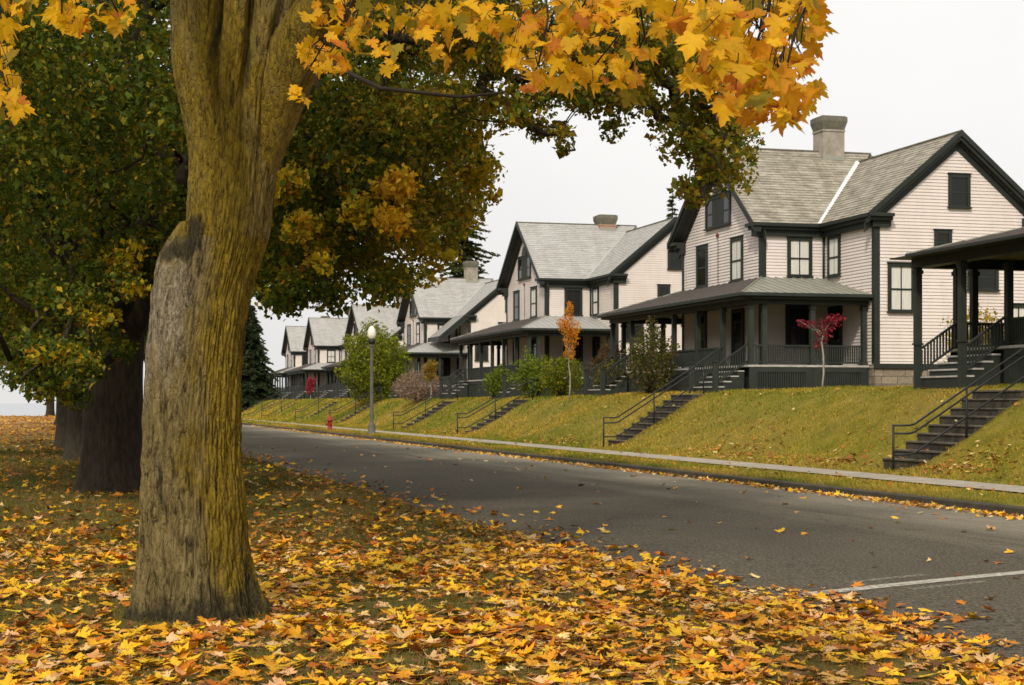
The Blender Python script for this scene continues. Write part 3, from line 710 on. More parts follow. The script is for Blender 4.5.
    # steps
    for s in (-1, 1):
        y0, y1 = (-7.28, -5.05) if s < 0 else (5.05, 7.28); n = 5; r = FZ/n; t = .27; b = MB(); tr = MB()
        for k in range(n-1):
            z = FZ-r*(k+1); b.box(-(k+1)*t+.0, -.06-k*t if k == 0 else -k*t, y0, y1, -.3, z-.045)
            tr.box(-(k+1)*t-.03, -k*t-(.062 if k == 0 else 0), y0-.02, y1+.02, z-.044, z)
        st = b.build('porch_steps', M['greenlit'], root); tr.build('step_tread', M['deckedge'], st)
        for y in (y0, y1):
            c = MB(); a = Vector((-1.12, y, .06)); q = Vector((.06, y, FZ+.02)); c.bar(a+Z*.82, q+Z*.72, .08, .06); c.bar(a+Z*.22, q+Z*.12, .06, .06)
            for k in range(1, 13):
                m = a+(q-a)*k/13; c.box(m.x-.02, m.x+.02, m.y-.02, m.y+.02, m.z+.16, m.z+.76)
            c.build('stair_railing', M['greenlit'], st)
            c = MB(); c.box(-1.23, -1.07, y-.08, y+.08, -.3, 1.02); c.box(-1.26, -1.04, y-.11, y+.11, 1.02, 1.07); c.build('newel_post', M['greenlit'], st)
    return root
house = make_house()
for o in list(COL.objects):
    if o.parent: KIDS.setdefault(o.parent.name, []).append(o)
def recolour(root, mp):
    for o in root.children_recursive:
        b = o.name.split('.')[0]
        if b in mp:
            o.material_slots[0].link = 'OBJECT'; o.material_slots[0].material = mp[b]
HZ = 2.10
houses = [(32.1, 23.1, HZ+.12, 'white house at the right edge, only its dark green porch corner and steps in view'),
    (60.7, 23.1, HZ, 'nearest full white house with tall chimney, behind the small red maple'),
    (88.9, 23.1, HZ, 'white gabled house with short chimney behind the orange sapling'),
    (130.0, 25.4, HZ, 'white house with long sloping roof behind the brown shrub and bronze sapling'),
    (168.0, 27.4, HZ, 'distant white house behind the round bright green shrub'),
    (195.0, 26.9, HZ, 'far white house with a red shrub before its porch, left of the round green shrub'),
    (217.0, 27.1, HZ, 'farthest white house, half hidden by the dark evergreen')]
HO = []
for k, (S, L, z, lab) in enumerate(houses):
    o = house if k == 1 else copy_tree(house)
    o.location = (L, S, z); o['label'] = lab; HO.append(o)
bpy.context.view_layer.update()
for k in (2, 3, 4, 5, 6):
    recolour(HO[k], {'roof': M['slate_pale'], 'porch_side_roof': M['seam_grey'], 'valley_flashing': M['seam_grey']})
rc = random.Random(4)
for k in (0, 2, 3, 4, 5, 6):
    for o in list(HO[k].children_recursive):
        if o.name.split('.')[0] == 'curtain' and rc.random() < .45: bpy.data.objects.remove(o)
for o in HO[2].children_recursive:      # the second house has a stubby chimney
    b = o.name.split('.')[0]
    if b in ('chimney', 'chimney_cap'): o.location.z -= .85
    if b == 'chimney': o.material_slots[0].link = 'OBJECT'; o.material_slots[0].material = simple('red_chimney_brick', (.42, .26, .19), (.28, .17, .12), .9, 3)
for o in HO[0].children:                # this one's porch roof comes out over its steps
    bn = o.name.split('.')[0]
    if bn == 'porch_roof': o.scale = (1.40, .935, 1); o.location.x = 2.05*(1-1.40)
    if bn == 'porch_beam': o.scale = (1.62, .98, 1); o.location.x = 2.05*(1-1.62)
for y in (7.28, 5.05, -5.05, -7.28):
    c = MB(); xx = -1.15 if abs(y) > 5 else -.9; c.box(xx-.085, xx+.085, y-.085, y+.085, 1.07, 3.2); c.box(xx-.11, xx+.11, y-.11, y+.11, 2.9, 3.0); c.build('porch_post', M['greenlit'], HO[0])
for k in (3, 4):                        # long roof slope at the near end
    b = MB(); xa, xb = 4.22, 2.25; za = mroof(xa); zb = za-K2*(xa-xb); y0, y1 = -MH-.38, -WH-.45
    b.prism([(xb, y0, zb-.03), (xa, y0, za-.03), (xa, y0, za+.02), (xb, y0, zb+.02)], (0, y1-y0, 0))
    re = b.build('roof_extension', M['slate_pale'], HO[k])
    b = MB()
    for (d0, d1, ya, yb) in ((.05, -.18, y0-.02, y0+.04), (-.18, -.50, y0+.02, y0+.3)):
        b.prism([(xb, ya, zb+d1), (xa+.3, ya, za+.25+d1), (xa+.3, ya, za+.25+d0), (xb, ya, zb+d0)], (0, yb-ya, 0))
    b.box(xb-.06, xb+.02, y0-.02, y1, zb-.3, zb+.03); b.box(xb-.1, xb+.35, y0-.05, y0+.3, zb-.42, zb-.12)
    b.build('eave_board', M['green'], re)

# ------------------------------------------------------------------ lamp post and hydrant
lr = empty('street_lamp', (15.6, 84.5, .03), 'grey lamp post with white acorn globe on the grass verge', 'street lamp')
b = MB(); b.lathe([(.26, 0), (.26, .12), (.2, .16), (.19, .5), (.15, .6), (.12, .66)], 16); b.build('lamp_base', M['pole'], lr, True)
b = MB(); b.lathe([(.10, .6), (.10, 2.0), (.078, 4.55), (.14, 4.6), (.14, 4.68), (.08, 4.72)], 14); b.build('pole', M['pole'], lr)
b = MB(); b.lathe([(.08, 4.7), (.17, 4.76), (.19, 4.95), (.13, 4.99)], 16); b.build('collar', M['black'], lr, True)
b = MB(); b.lathe([(.11, 4.98), (.17, 5.03), (.225, 5.17), (.225, 5.32), (.19, 5.47), (.12, 5.60), (.06, 5.67)], 20); b.build('globe', M['globe'], lr, True)
b = MB(); b.lathe([(.06, 5.66), (.07, 5.70), (.03, 5.76), (.035, 5.8), (.008, 5.92)], 12); b.build('finial', M['pole'], lr, True)
hr = empty('fire_hydrant', (15.4, 97.0, .04), 'red fire hydrant on the verge near the lamp post', 'fire hydrant')
b = MB(); b.lathe([(.2, 0), (.2, .06), (.13, .08), (.13, .58), (.19, .60), (.19, .66), (.15, .68), (.14, .76), (.08, .86), (.04, .88)], 16); b.build('barrel', M['red'], hr, True)
b = MB(); b.lathe([(.05, .87), (.05, .95), (.03, .96)], 6); b.build('top_nut', M['red'], hr)
for d in (-1, 1):
    b = MB(); b.tube([(0, d*.1, .46), (0, d*.2, .46), (0, d*.2001, .46), (0, d*.26, .46)], [.055, .055, .075, .075], 12); b.build('nozzle_cap', M['red'], hr)
b = MB(); b.tube([(-.1, 0, .40), (-.2, 0, .40), (-.2001, 0, .40), (-.27, 0, .40)], [.075, .075, .1, .1], 12); b.build('pumper_cap', M['red'], hr)

# ------------------------------------------------------------------ trees
def limb(b, p, q, r0, r1, sag=0, seg=6, n=7, wig=.12):
    p, q = Vector(p), Vector(q); d = q-p; L = d.length; pts = []; rad = []
    for k in range(seg+1):
        t = k/seg; w = Vector((random.gauss(0, 1), random.gauss(0, 1), random.gauss(0, 1)))*wig*L*.12*(math.sin(math.pi*t))
        pts.append(p+d*t+w+Vector((0, 0, sag*math.sin(math.pi*t)))); rad.append(r0+(r1-r0)*t**.8)
    b.tube(pts, rad, n); return pts
def crown_quads(clumps, per, size, rng, pal_fn, flat=.75, updir=.5):
    P_, N_, T_, S_, C_ = [], [], [], [], []
    for item in clumps:
        c, r = item[:2]; pf = item[2] if len(item) > 2 else pal_fn
        n = max(6, int(per*(r**1.6 if r > .62 else 1.25*r**1.25)*rng.uniform(.75, 1.25)))
        d = in_ball(n, rng, .5)*r*np.array([1, 1, flat]); p = np.array(c)+d
        nn = rvec(n, rng)+np.array([0, 0, updir]); P_.append(p); N_.append(nn); T_.append(rvec(n, rng)+np.array([0, 0, -.8]))
        S_.append(size*rng.lognormal(-.05, .33, n)); C_.append(pf(c, n, rng, p))
    pos = np.vstack(P_); V, Fq = quads(pos, np.vstack(N_), np.vstack(T_), np.concatenate(S_))
    return V, Fq, np.repeat(np.vstack(C_), 4, axis=0)
G1, G2, G3 = (.06, .10, .012), (.125, .165, .016), (.25, .24, .02)
YL, OR, BR = (.52, .36, .018), (.50, .20, .014), (.22, .13, .022)
def pal_gold(c, n, rng, p): return pick([(.66, .47, .02), YL, G3, OR, G2], n, rng, [.38, .25, .19, .06, .12], .25)
def pal_orange(c, n, rng, p): return pick([OR, YL, (.74, .42, .02)], n, rng, [.15, .3, .55], .2)
def pal_olive(c, n, rng, p): return pick([G3, YL, BR, G2, (.28, .2, .02)], n, rng, [.30, .16, .14, .18, .22], .3)
def pal_row(c, n, rng, p):
    gold = np.clip((c[0]-3.5)/6, 0, 1)
    w = np.array([.36-.24*gold, .36-.12*gold, .19+.14*gold, .07+.14*gold, .005+.02*gold, .015+.05*gold]); w /= w.sum()
    return pick([G1, G2, G3, YL, OR, BR], n, rng, w, .3)
def row_tree(S, L, label, seed, nclump, per, size, rx=8.3, ry=8.6, zc_=8.8, rz=5.6, zmin=3.9, trunk_r=.55, extra=None, keep=None, fork=3.4, lean=0):
    rng = np.random.default_rng(seed); random.seed(seed)
    root = empty('maple_tree', (L, S, 0), label, 'tree', 'maple row beside the road')
    cl = []
    tries = 0
    while len(cl) < nclump and tries < nclump*30:
        tries += 1
        d = rvec(1, rng)[0]*(rng.uniform(.25, 1)**.42)
        lump = 1+.16*mnoise.noise((d[0]*2.1+seed, d[1]*2.1, d[2]*2.1))
        p = np.array([d[0]*rx, d[1]*ry, zc_+d[2]*rz])*np.array([lump, lump, 1])
        r = rng.uniform(.55, 1.15)
        if p[2]-r*.6 < zmin+.5*mnoise.noise((p[0]*.5, p[1]*.5, seed)): continue
        if keep and not keep(p, r): continue
        cl.append((p, r))
    n0 = len(cl)
    if extra: cl += extra
    V, Fq, C = crown_quads(cl, per, size, rng, pal_row)
    np_mesh('crown', V, Fq, M['leaf'], C, root)
    b = MB()
    prof = [(1.6, -.3), (1.32, .05), (1.1, .4), (1.0, 1.0), (.97, 2.2), (1.08, fork)]
    nn = 18; base = len(b.v); rings = []
    for k in range(15):
        z = -.3+(fork+.7)*k/14; rr = trunk_r*np.interp(z, [q[1] for q in prof], [q[0] for q in prof])
        for j in range(nn):
            a = 2*math.pi*j/nn; m = rr*(1+.13*mnoise.noise((math.cos(a)*1.6+seed, math.sin(a)*1.6, z*.35))+.05*math.sin(5*a+seed))
            b.v.append((m*math.cos(a)+lean*z, m*math.sin(a), z))
    for k in range(14):
        for j in range(nn):
            q = k*nn; b.f.append((q+j, q+(j+1) % nn, q+nn+(j+1) % nn, q+nn+j)); b.uv += [(0, 0)]*4
    main = []
    for k in range(6):
        a = 2*math.pi*k/6+rng.uniform(-.4, .4); e = (math.cos(a)*rx*.42, math.sin(a)*ry*.42, zc_+rng.uniform(-1.5, 2.5))
        main.append(limb(b, (math.cos(a)*trunk_r*.5+lean*fork, math.sin(a)*trunk_r*.5, fork-.5), e, trunk_r*.52, .10, .3, 8, 9, .5))
    if extra:
        for pl in BL:
            st = min((q for m in main for q in m[3:]), key=lambda q: (q-Vector(pl[0])).length); ch = limb(b, st, pl[0], .15, .10, .2, 6, 7, .4); kk = len(pl)
            for k in range(kk-1): ch = ch+limb(b, pl[k], pl[k+1], .10-.085*k/(kk-1), .10-.085*(k+1)/(kk-1), .0, 4, 6, .35)[1:]
            main.append(ch)
    order = rng.permutation(n0)[:90]
    if extra: order = list(order)+list(range(n0, len(cl), 2))
    for i in order:
        c, r = cl[i][:2]; best = min((q for m in main for q in m[2:]), key=lambda q: (q-Vector(c)).length)
        if i >= n0 and (best-Vector(c)).length > 1.3: continue
        limb(b, best, c, .055 if i < n0 else .014, .012 if i < n0 else .006, .25 if i < n0 else .06, 5, 5, .6)
    b.build('trunk', M['barkdark'], root, True)
    return root
# the second tree: low boughs towards the road and a bough reaching far over it
def ex(px, py, zc, r, L, S): p = P(px, py, zc); return (np.array([p.x-L, p.y-S, p.z]), r)
e2 = []; BL = []
rg = np.random.default_rng(5)
def bough(pts, L, S, step=12, rr=(.35, .62), spread=12, zc=(24, 28)):
    BL.append([np.array(P(x, y, zc[0]+(zc[1]-zc[0])*(1-k/(len(pts)-1))))-np.array([L, S, 0]) for k, (x, y) in enumerate(pts)])
    for (x0, y0), (x1, y1) in zip(pts[:-1], pts[1:]):
        n = max(1, int(math.hypot(x1-x0, y1-y0)/step))
        for k in range(n):
            t = (k+rg.uniform(0, 1))/n; e2.append(ex(x0+(x1-x0)*t+rg.normal(0, spread), y0+(y1-y0)*t+rg.normal(0, spread), rg.uniform(*zc), rg.uniform(*rr)*.85, L, S)+((pal_olive,) if x0 > 280 and rg.random() < .75 else ()))
L2, S2 = 1.0, 32.4
bough([(470, 50), (560, 95), (640, 100), (690, 130), (722, 170)], L2, S2, 7, (.30, .55), 15)
bough([(560, 40), (640, 50), (700, 90), (730, 150)], L2, S2, 6, (.35, .62), 15)
bough([(690, 120), (718, 178), (690, 195)], L2, S2, 6, (.22, .4), 9)
bough([(480, 90), (530, 125), (575, 150)], L2, S2, 9, (.2, .32), 6)
bough([(600, 30), (690, 30), (720, 80)], L2, S2, 7, (.4, .6), 16)
bough([(300, 20), (420, 40), (540, 30), (620, 10)], L2, S2, 8, (.5, .8), 22)
bough([(180, 200), (110, 260), (60, 350), (20, 380)], L2, S2, 7, (.3, .55), 20, (26, 29))
bough([(130, 230), (60, 300), (10, 360)], L2, S2, 8, (.4, .6), 26, (27, 30))
bough([(120, 350), (60, 385), (20, 375)], L2, S2, 8, (.3, .45), 12, (28, 30))
def sky_gap(L, S):
    def keep(p, r):
        x, y, z = p[0]+L, p[1]+S, p[2]; zc = depth(x, y); px = 512+F*(x*CT-y*ST)/zc; py = HOR-F*(z-CAMH)/zc; m = r*F/zc
        if py+m < -30: return True
        lim = np.interp(py+m*.4, [-60, 60, 110, 170, 200, 250, 300, 330], [800, 560, 505, 500, 490, 440, 385, 320])
        return px+m*.95 < lim
    return keep
POLY = [(262, 316), (300, 300), (350, 303), (388, 310), (420, 288), (446, 262), (470, 238), (492, 212), (504, 186), (497, 160), (505, 130), (500, 90), (255, 90)]
def inside(x, y):
    r = False
    for (ax, ay), (bx, by) in zip(POLY, POLY[1:]+POLY[:1]):
        if (ay > y) != (by > y) and x < (bx-ax)*(y-ay)/(by-ay)+ax: r = not r
    return r
k = 0
while k < 300:
    x, y = rg.uniform(255, 508), rg.uniform(90, 318); z = rg.uniform(26, 36); r_ = rg.uniform(.25, .62); q_ = r_*F/z
    if not (inside(x, y) and inside(x+q_*.85, y) and inside(x, y+q_*.65)): continue
    edge = (x-255)/250; p = ex(x, y, z, r_, L2, S2)
    e2.append(p+((pal_olive,) if rg.random() < .25+.7*edge else ())); k += 1
for (cx, cy, sx, sy, m, pf, zr) in ((285, 185, 14, 22, 7, pal_gold, (25, 26)), (300, 222, 16, 12, 5, pal_gold, (25, 26)), (395, 190, 12, 14, 5, pal_orange, (25, 27)), (392, 222, 10, 12, 5, pal_orange, (25, 27)), (320, 262, 12, 14, 4, pal_gold, (25, 27)), (350, 205, 24, 20, 6, pal_gold, (25, 27)), (285, 305, 7, 16, 7, None, (26, 28)), (330, 296, 30, 8, 7, None, (26, 28)), (470, 175, 22, 40, 16, pal_gold, (27, 30)), (430, 250, 18, 20, 9, pal_gold, (27, 30)), (100, 300, 30, 20, 5, pal_gold, (26, 27)), (70, 352, 26, 10, 4, pal_gold, (26, 27)), (110, 262, 22, 10, 3, pal_gold, (26, 27)), (135, 130, 20, 8, 3, pal_gold, (26, 27))):
    for q in range(m):
        p = ex(cx+rg.normal(0, sx*.6), cy+rg.normal(0, sy*.6), rg.uniform(*zr), rg.uniform(.2, .36), L2, S2); e2.append(p+((pf,) if pf else ()))
t2 = row_tree(S2, L2, 'big dark-trunked maple behind the mossy foreground tree, with drooping green boughs', 11, 760, 400, .098, extra=e2, keep=sky_gap(L2, S2), zmin=3.4, trunk_r=.56)
row = [(50.5, .7, 'maple with leafy crown behind the dark-trunked maple', 12, 520, 110, .21), (66.0, .4, 'maple with grey trunk just left of the dark-trunked maple, over sunlit lawn', 13, 460, 90, .25),
    (86.0, .6, 'maple further along the row behind the grey-trunked maple', 14, 380, 64, .32), (108.0, .4, 'distant maple in the row, crown over the far road', 15, 320, 50, .4),
    (134.0, .2, 'distant maple in the row before the lakeside tree', 16, 280, 44, .46), (224.0, -1.2, 'farthest maple with thin trunk standing by the lake shore', 18, 240, 26, .5)]
for (S, L, lab, sd, nc, per, sz) in row:
    row_tree(S, L, lab, sd, nc, per, sz, zmin=4.6 if S < 60 else 4.2, trunk_r=.5, keep=sky_gap(L, S), rx=8.0)

# ---- foreground maple
LOBE = [(660, 116, 34), (615, 127, 34), (600, 133, 33), (580, 138, 32), (550, 141, 31), (500, 143, 30), (450, 145, 30), (400, 147, 29), (350, 150, 28), (305, 154, 25), (285, 156, 22), (268, 159, 18), (254, 163, 13), (243, 169, 8), (232, 176, 4), (222, 183, 0), (-200, 183, 0)]
rows = [(660, 124, 274), (640, 128, 270), (625, 136, 266), (615, 142, 262), (600, 148, 256), (580, 152, 251), (550, 155, 247), (500, 158, 244), (450, 161, 241), (400, 165, 241), (350, 170, 243), (300, 177, 249), (272, 181, 256), (252, 184, 262), (236, 186, 267), (215, 188, 270), (190, 189, 273), (160, 190, 277), (120, 184, 284), (90, 176, 290), (60, 172, 300), (0, 172, 312), (-60, 168, 322), (-130, 172, 305), (-180, 190, 285)]
T1Z = 13.2
t1p = P(194, 615, T1Z); T1 = Vector((t1p.x, t1p.y, 0))
t1 = empty('maple_tree', T1, 'large mossy-trunked maple with golden leaves in the foreground', 'tree', None)
def trunk1():
    yy = np.array([r[0] for r in rows][::-1]); ll = np.array([r[1] for r in rows][::-1]); rr = np.array([r[2] for r in rows][::-1])
    lob_y = [-q[0] for q in LOBE]; lob_l = [q[1] for q in LOBE]; lob_r = [q[2] for q in LOBE]
    NZ, NA = 520, 320; ys = np.linspace(655, -178, NZ)
    l = np.interp(ys, yy, ll); r = np.interp(ys, yy, rr); k = np.ones(9)/9
    def sm(a): return np.convolve(np.pad(a, 4, mode='edge'), k, 'valid')
    l, r = sm(sm(l)), sm(sm(r)); V = np.zeros((NZ, NA, 3)); Zn = np.zeros((NZ, NA, 3))
    px = F/T1Z; right = np.array([CT, -ST, 0]); fwd = np.array([ST, CT, 0])
    for i in range(NZ):
        z = CAMH-(ys[i]-HOR)/px; cx = ((l[i]+r[i])/2-512)/px; rad = (r[i]-l[i])/2/px
        up = np.clip((230-ys[i])/230, 0, 1.3); low = np.clip((ys[i]-520)/95, 0, 1)
        ctr = right*cx+fwd*T1Z
        lobr = np.interp(-ys[i], lob_y, lob_r)/px; lox = (np.interp(-ys[i], lob_y, lob_l)-512)/px+lobr-cx; loz = -.10
        for j in range(NA):
            a = 2*math.pi*j/NA; ca, sa = math.cos(a), math.sin(a)       # a=0 right, a=-90deg towards the camera
            u = ca
            m = 1.0
            if sa < .3:
                m -= up*(.34*math.exp(-((u+.18)/.075)**2)+.30*math.exp(-((u-.36)/.08)**2)+.12*math.exp(-((u-.72)/.06)**2))
            q = (ca*2.2, sa*2.2, z*.8)
            m += .045*mnoise.noise(q)
            m += low*low*(.10*math.sin(4*a+1.2)+.08*math.sin(7*a+.4)+.06)
            # bark furrows
            w = .25*mnoise.noise((ca*3, sa*3, z*1.1)); f1 = mnoise.noise((ca*13+w*3, sa*13+w*3, z*2.6)); f2 = mnoise.noise((ca*26, sa*26, z*6+w*4))
            amp = np.interp(ys[i], [-50, 200, 420, 620], [.5, .75, 1.0, 1.25])
            d = -.025*amp*max(0, 1-abs(f1)*3.2)+.016*f2*amp
            bs = rad*m
            if lobr > .004:
                od = lox*ca+loz*sa; dc = lobr**2-(lox**2+loz**2-od**2)
                if dc > 0:
                    tl = od+math.sqrt(dc)*(1+.06*mnoise.noise((ca*5, z*4, 2))); kk = .09; hh = max(kk-abs(tl-bs), 0)/kk; bs = max(bs, tl)+hh*hh*kk*.25
            rad_j = bs+d
            V[i, j] = ctr+right*ca*rad_j+fwd*sa*rad_j+np.array([0, 0, z])
            u = u+.30*mnoise.noise((ca*2+7, sa*2, z*1.1))+.12*mnoise.noise((ca*6, sa*6+3, z*3))
            moss = np.clip(.46+.66*u-np.clip((ys[i]-480)/260, 0, .6), 0, 1) if ys[i] > 240 else np.clip(.80-.3*abs(u+.1), 0, 1)*np.interp(ys[i], [0, 240], [.78, 1])
            pale = np.clip((-u-.22)*2.2, 0, 1)*np.interp(ys[i], [225, 262, 330, 400, 520, 600], [0, .55, .85, .5, .25, .08])
            dark_tone = max(np.clip((ys[i]-545)/80, 0, 1)*.9, up*.75*max(math.exp(-((u+.18)/.1)**2), math.exp(-((u-.36)/.1)**2)), np.clip((u-.86)*2.2, 0, .6), .7*math.exp(-((ys[i]-485)/45)**2)*math.exp(-((u+.66)/.25)**2))
            dark_tone = max(dark_tone, 1.15*math.exp(-((ys[i]-242)/26)**2)*math.exp(-((u+.85)/.32)**2))  # stem-groove and hollow shade painted dark; foot and right edge darkened too
            Zn[i, j] = (moss, pale, dark_tone)
    V = V.reshape(-1, 3)-np.array(T1); idx = np.arange(NZ*NA).reshape(NZ, NA); nx = np.roll(idx, -1, axis=1)
    Fq = np.stack([idx[:-1], nx[:-1], nx[1:], idx[1:]], -1).reshape(-1, 4)
    return np_mesh('trunk', V, Fq, M['mossbark'], Zn.reshape(-1, 3), t1, attr='zone', smooth=True)
tr1 = trunk1()
def loc1(px, py, zc): return P(px, py, zc)-T1
random.seed(21)
b = MB()
right_limb = [loc1(244, 235, 13.25), loc1(256, 170, 13.2), loc1(274, 105, 13.1), loc1(298, 48, 12.9), loc1(332, -5, 12.6), loc1(378, -48, 12.0), loc1(450, -95, 11.0), loc1(560, -130, 9.6), loc1(700, -150, 8.2), loc1(820, -160, 7.3)]
b.tube(right_limb, [.06, .17, .225, .225, .20, .18, .15, .11, .07, .03], 18)
left_limb = [loc1(190, -120, 13.2), loc1(150, -220, 12.4), loc1(90, -260, 11), loc1(20, -230, 9.6), loc1(-60, -180, 8.6)]
b.tube(left_limb, [.26, .2, .15, .10, .04], 12)
mid_limbs = [[loc1(235, -130, 13.2), loc1(240, -320, 13.6), loc1(300, -560, 14.5), loc1(330, -800, 15)], [loc1(280, -130, 13.3), loc1(420, -330, 15.5), loc1(560, -480, 18)], [loc1(215, -150, 13.2), loc1(60, -400, 14.5), loc1(-120, -560, 16)]]
for m in mid_limbs: b.tube(m, list(np.linspace(.3, .08, len(m))), 10)
lo = b.build('limb', M['mossbark'], t1, True)
za = lo.data.attributes.new('zone', 'FLOAT_COLOR', 'POINT'); za.data.foreach_set('color', np.tile(np.array([.58, .0, .35, 1], dtype=np.float32), len(lo.data.vertices)))
# leaf sprays in the picture's top band (px, py, rx, ry, depth, n, orange)
CL = [(760, 40, 62, 34, 7.0, 46, .35), (722, 84, 36, 26, 6.9, 26, .25), (782, 96, 38, 20, 6.9, 26, .45), (806, 22, 22, 26, 7.2, 18, .5), (700, 22, 28, 22, 7.3, 18, .2), (752, 68, 44, 28, 7.0, 30, .2), (745, 5, 60, 18, 7.4, 28, .35), (765, 112, 28, 10, 6.9, 8, .7),
      (650, 16, 36, 20, 8.2, 22, .4), (600, 10, 40, 16, 8.4, 20, .5), (548, 42, 34, 26, 9.0, 22, .15), (594, 76, 32, 20, 8.9, 17, .2), (538, 76, 24, 15, 9.1, 13, .1), (628, 84, 14, 15, 8.8, 5, .5), (575, 30, 34, 18, 8.8, 16, .3), (640, 55, 22, 14, 8.8, 5, .6),
      (500, 18, 44, 22, 9.2, 26, .25), (440, 14, 40, 16, 9.5, 22, .15), (522, 58, 20, 14, 9.2, 8, .1), (452, 48, 18, 14, 9.6, 5, .1), (388, 56, 10, 16, 9.8, 6, .15), (410, 22, 26, 16, 9.8, 10, .2),
      (345, 18, 40, 18, 10.2, 22, .3), (312, 56, 20, 14, 10.6, 11, .15), (300, 95, 10, 8, 10.6, 4, .1), (362, 44, 22, 14, 10.2, 9, .2), (330, 62, 16, 10, 10.4, 8, .1),
      (92, 10, 42, 16, 8.6, 18, .15), (62, 22, 20, 16, 8.4, 10, .1), (8, 40, 14, 26, 8.4, 12, .15), (6, 96, 16, 24, 8.3, 14, .3), (20, 5, 16, 10, 8.4, 6, .2), (118, 22, 10, 8, 8.6, 3, .1)]
rg1 = np.random.default_rng(99); pos, nrm, tip, siz, col = [], [], [], [], []
tw, twl = MB(), MB()
anchors = [Vector(p) for p in right_limb[4:]+left_limb[1:]]
for (px, py, rx, ry, zc, n, org) in CL:
    c0 = loc1(px, py-10, zc); an = min(anchors, key=lambda q: (q-c0).length)
    tq = twl if px < 200 else tw; stem = limb(tq, an, c0, .011, .005, .12, 6, 5, .5)
    n = int(n*1.6)
    for k in range(n):
        a, q = rg1.uniform(0, 2*math.pi), rg1.uniform(0, 1)**.5
        p = loc1(px+rx*1.08*q*math.cos(a), py+ry*1.08*q*math.sin(a), zc+rg1.normal(.3, .55))
        s = rg1.uniform(.055, .125)
        pos.append(p); siz.append(s)
        tocam = np.array([-ST*.8, -CT*.8, .35]); nrm.append(tocam*.8+rg1.normal(0, .68, 3))
        tip.append(np.array([rg1.normal(0, .45)*CT, -rg1.normal(0, .45)*ST, -1.0]))
        base = np.array([.80, .47, .012]) if rg1.random() > org*.7 else np.array([.74, .33, .012])
        if rg1.random() < .10: base = np.array([.34, .27, .02])
        if rg1.random() < .05: base = np.array([.60, .20, .02])
        col.append(base*rg1.uniform(.72, 1.15))
        if k % 4 == 0: limb(tq, stem[rg1.integers(3, 7)], p+Vector((0, 0, s*.35)), .0035, .0018, .04, 4, 4, .5)
for pts, rad in (([loc1(306, 38, 12.8), loc1(338, 68, 12.2), loc1(380, 88, 12), loc1(460, 97, 11.7), loc1(505, 92, 11.4)], [.02, .018, .016, .012, .007]), ([loc1(312, 40, 12.6), loc1(315, 75, 12.4), loc1(322, 100, 12.4)], [.012, .008, .004])):
    b2 = MB(); b2.tube(pts, rad, 7); b2.build('branch', M['twig'], t1, True)
tw.build('twig', M['twig'], t1, True); twl.build('twig', M['twig'], t1, True)
V, Fq, k = leaves(np.array(pos), np.array(nrm), np.array(tip), np.array(siz), LEAF_HI, .38, rg1)
cc = np.repeat(np.array(col), k, axis=0).reshape(-1, k, 3)
tipw = np.linalg.norm(LEAF_HI[0], axis=1)[None, :, None]*rg1.uniform(.3, 1, (len(col), 1, 1))      # autumn colour runs in from the lobes
cc = (cc*(1-tipw*np.array([.06, .42, .3]))).reshape(-1, 3)
# crown above the picture
rg1 = np.random.default_rng(31); cl = []; tries = 0
while len(cl) < 130 and tries < 9000:
    tries += 1; d = rvec(1, rg1)[0]*(rg1.uniform(.2, 1)**.45); p = np.array([d[0]*6.5+.5, d[1]*6.0+1.5, 9.5+d[2]*4.6]); r = rg1.uniform(.6, 1.2)
    x, y = p[0]+T1.x, p[1]+T1.y; zc = depth(x, y)
    if y < 8.5 or p[2]-r < CAMH+.255*zc: continue
    cl.append((p, r))
def pal1(c, n, rng, p): return pick([YL, (.3, .22, .015), OR, G3, G2], n, rng, [.35, .25, .1, .2, .1], .2)
V3, F3, C3 = crown_quads(cl, 90, .18, rg1, pal1)
np_mesh('crown', V, Fq, M['leaf'], cc, t1)
np_mesh('crown', V3, F3, M['leaf'], C3, t1)
b = MB()
for c, r in cl[::3]:
    an = min([q for m in mid_limbs for q in m[1:]]+[Vector(p) for p in right_limb[5:]+left_limb], key=lambda q: (q-Vector(c)).length); limb(b, an, c, .05, .012, .2, 5, 5, .5)
b.build('branch', M['barkdark'], t1, True)

# ------------------------------------------------------------------ shrubs, saplings, conifers
def bush(name, loc, rx, ry, rz, label, cat, pal, n, size, seed, w=None, lift=0, flat=1, lump=.18, updir=.4):
    rng = np.random.default_rng(seed); random.seed(seed); root = empty(name, loc, label, cat)
    d = rvec(n, rng); rad = rng.uniform(0, 1, (n, 1))**.28
    lm = np.array([1+lump*mnoise.noise((a[0]*2.4+seed, a[1]*2.4, a[2]*2.4))*1.6 for a in d])[:, None]
    pos = d*rad*lm*np.array([rx, ry, rz]); pos[:, 2] += rz+lift
    pos = pos[pos[:, 2] > .05]; n = len(pos)
    V, Fq = quads(pos, rvec(n, rng)+np.array([0, 0, updir]), rvec(n, rng)+np.array([0, 0, .2]), size*rng.uniform(.6, 1.4, n))
    np_mesh('foliage', V, Fq, M['leaf'], np.repeat(pick(pal, n, rng, w, .3), 4, axis=0), root)
    b = MB()
    for k in range(14):
        i = rng.integers(0, n); limb(b, (rng.normal(0, .08), rng.normal(0, .08), -.1), pos[i]*.85, .03, .006, .05, 4, 5, .6)
    b.build('stem', M['twig'], root, True); return root
def on(S, L): return (L, S, gz(L, S))
bush('round_shrub', on(116, 21.6), 2.4, 2.4, 2.65, 'large round bright green shrub behind the lamp post', 'shrub', [(.16, .21, .012), (.28, .32, .018), (.06, .09, .01), (.32, .31, .025)], 14000, .17, 41, [.3, .33, .22, .15], lump=.3)
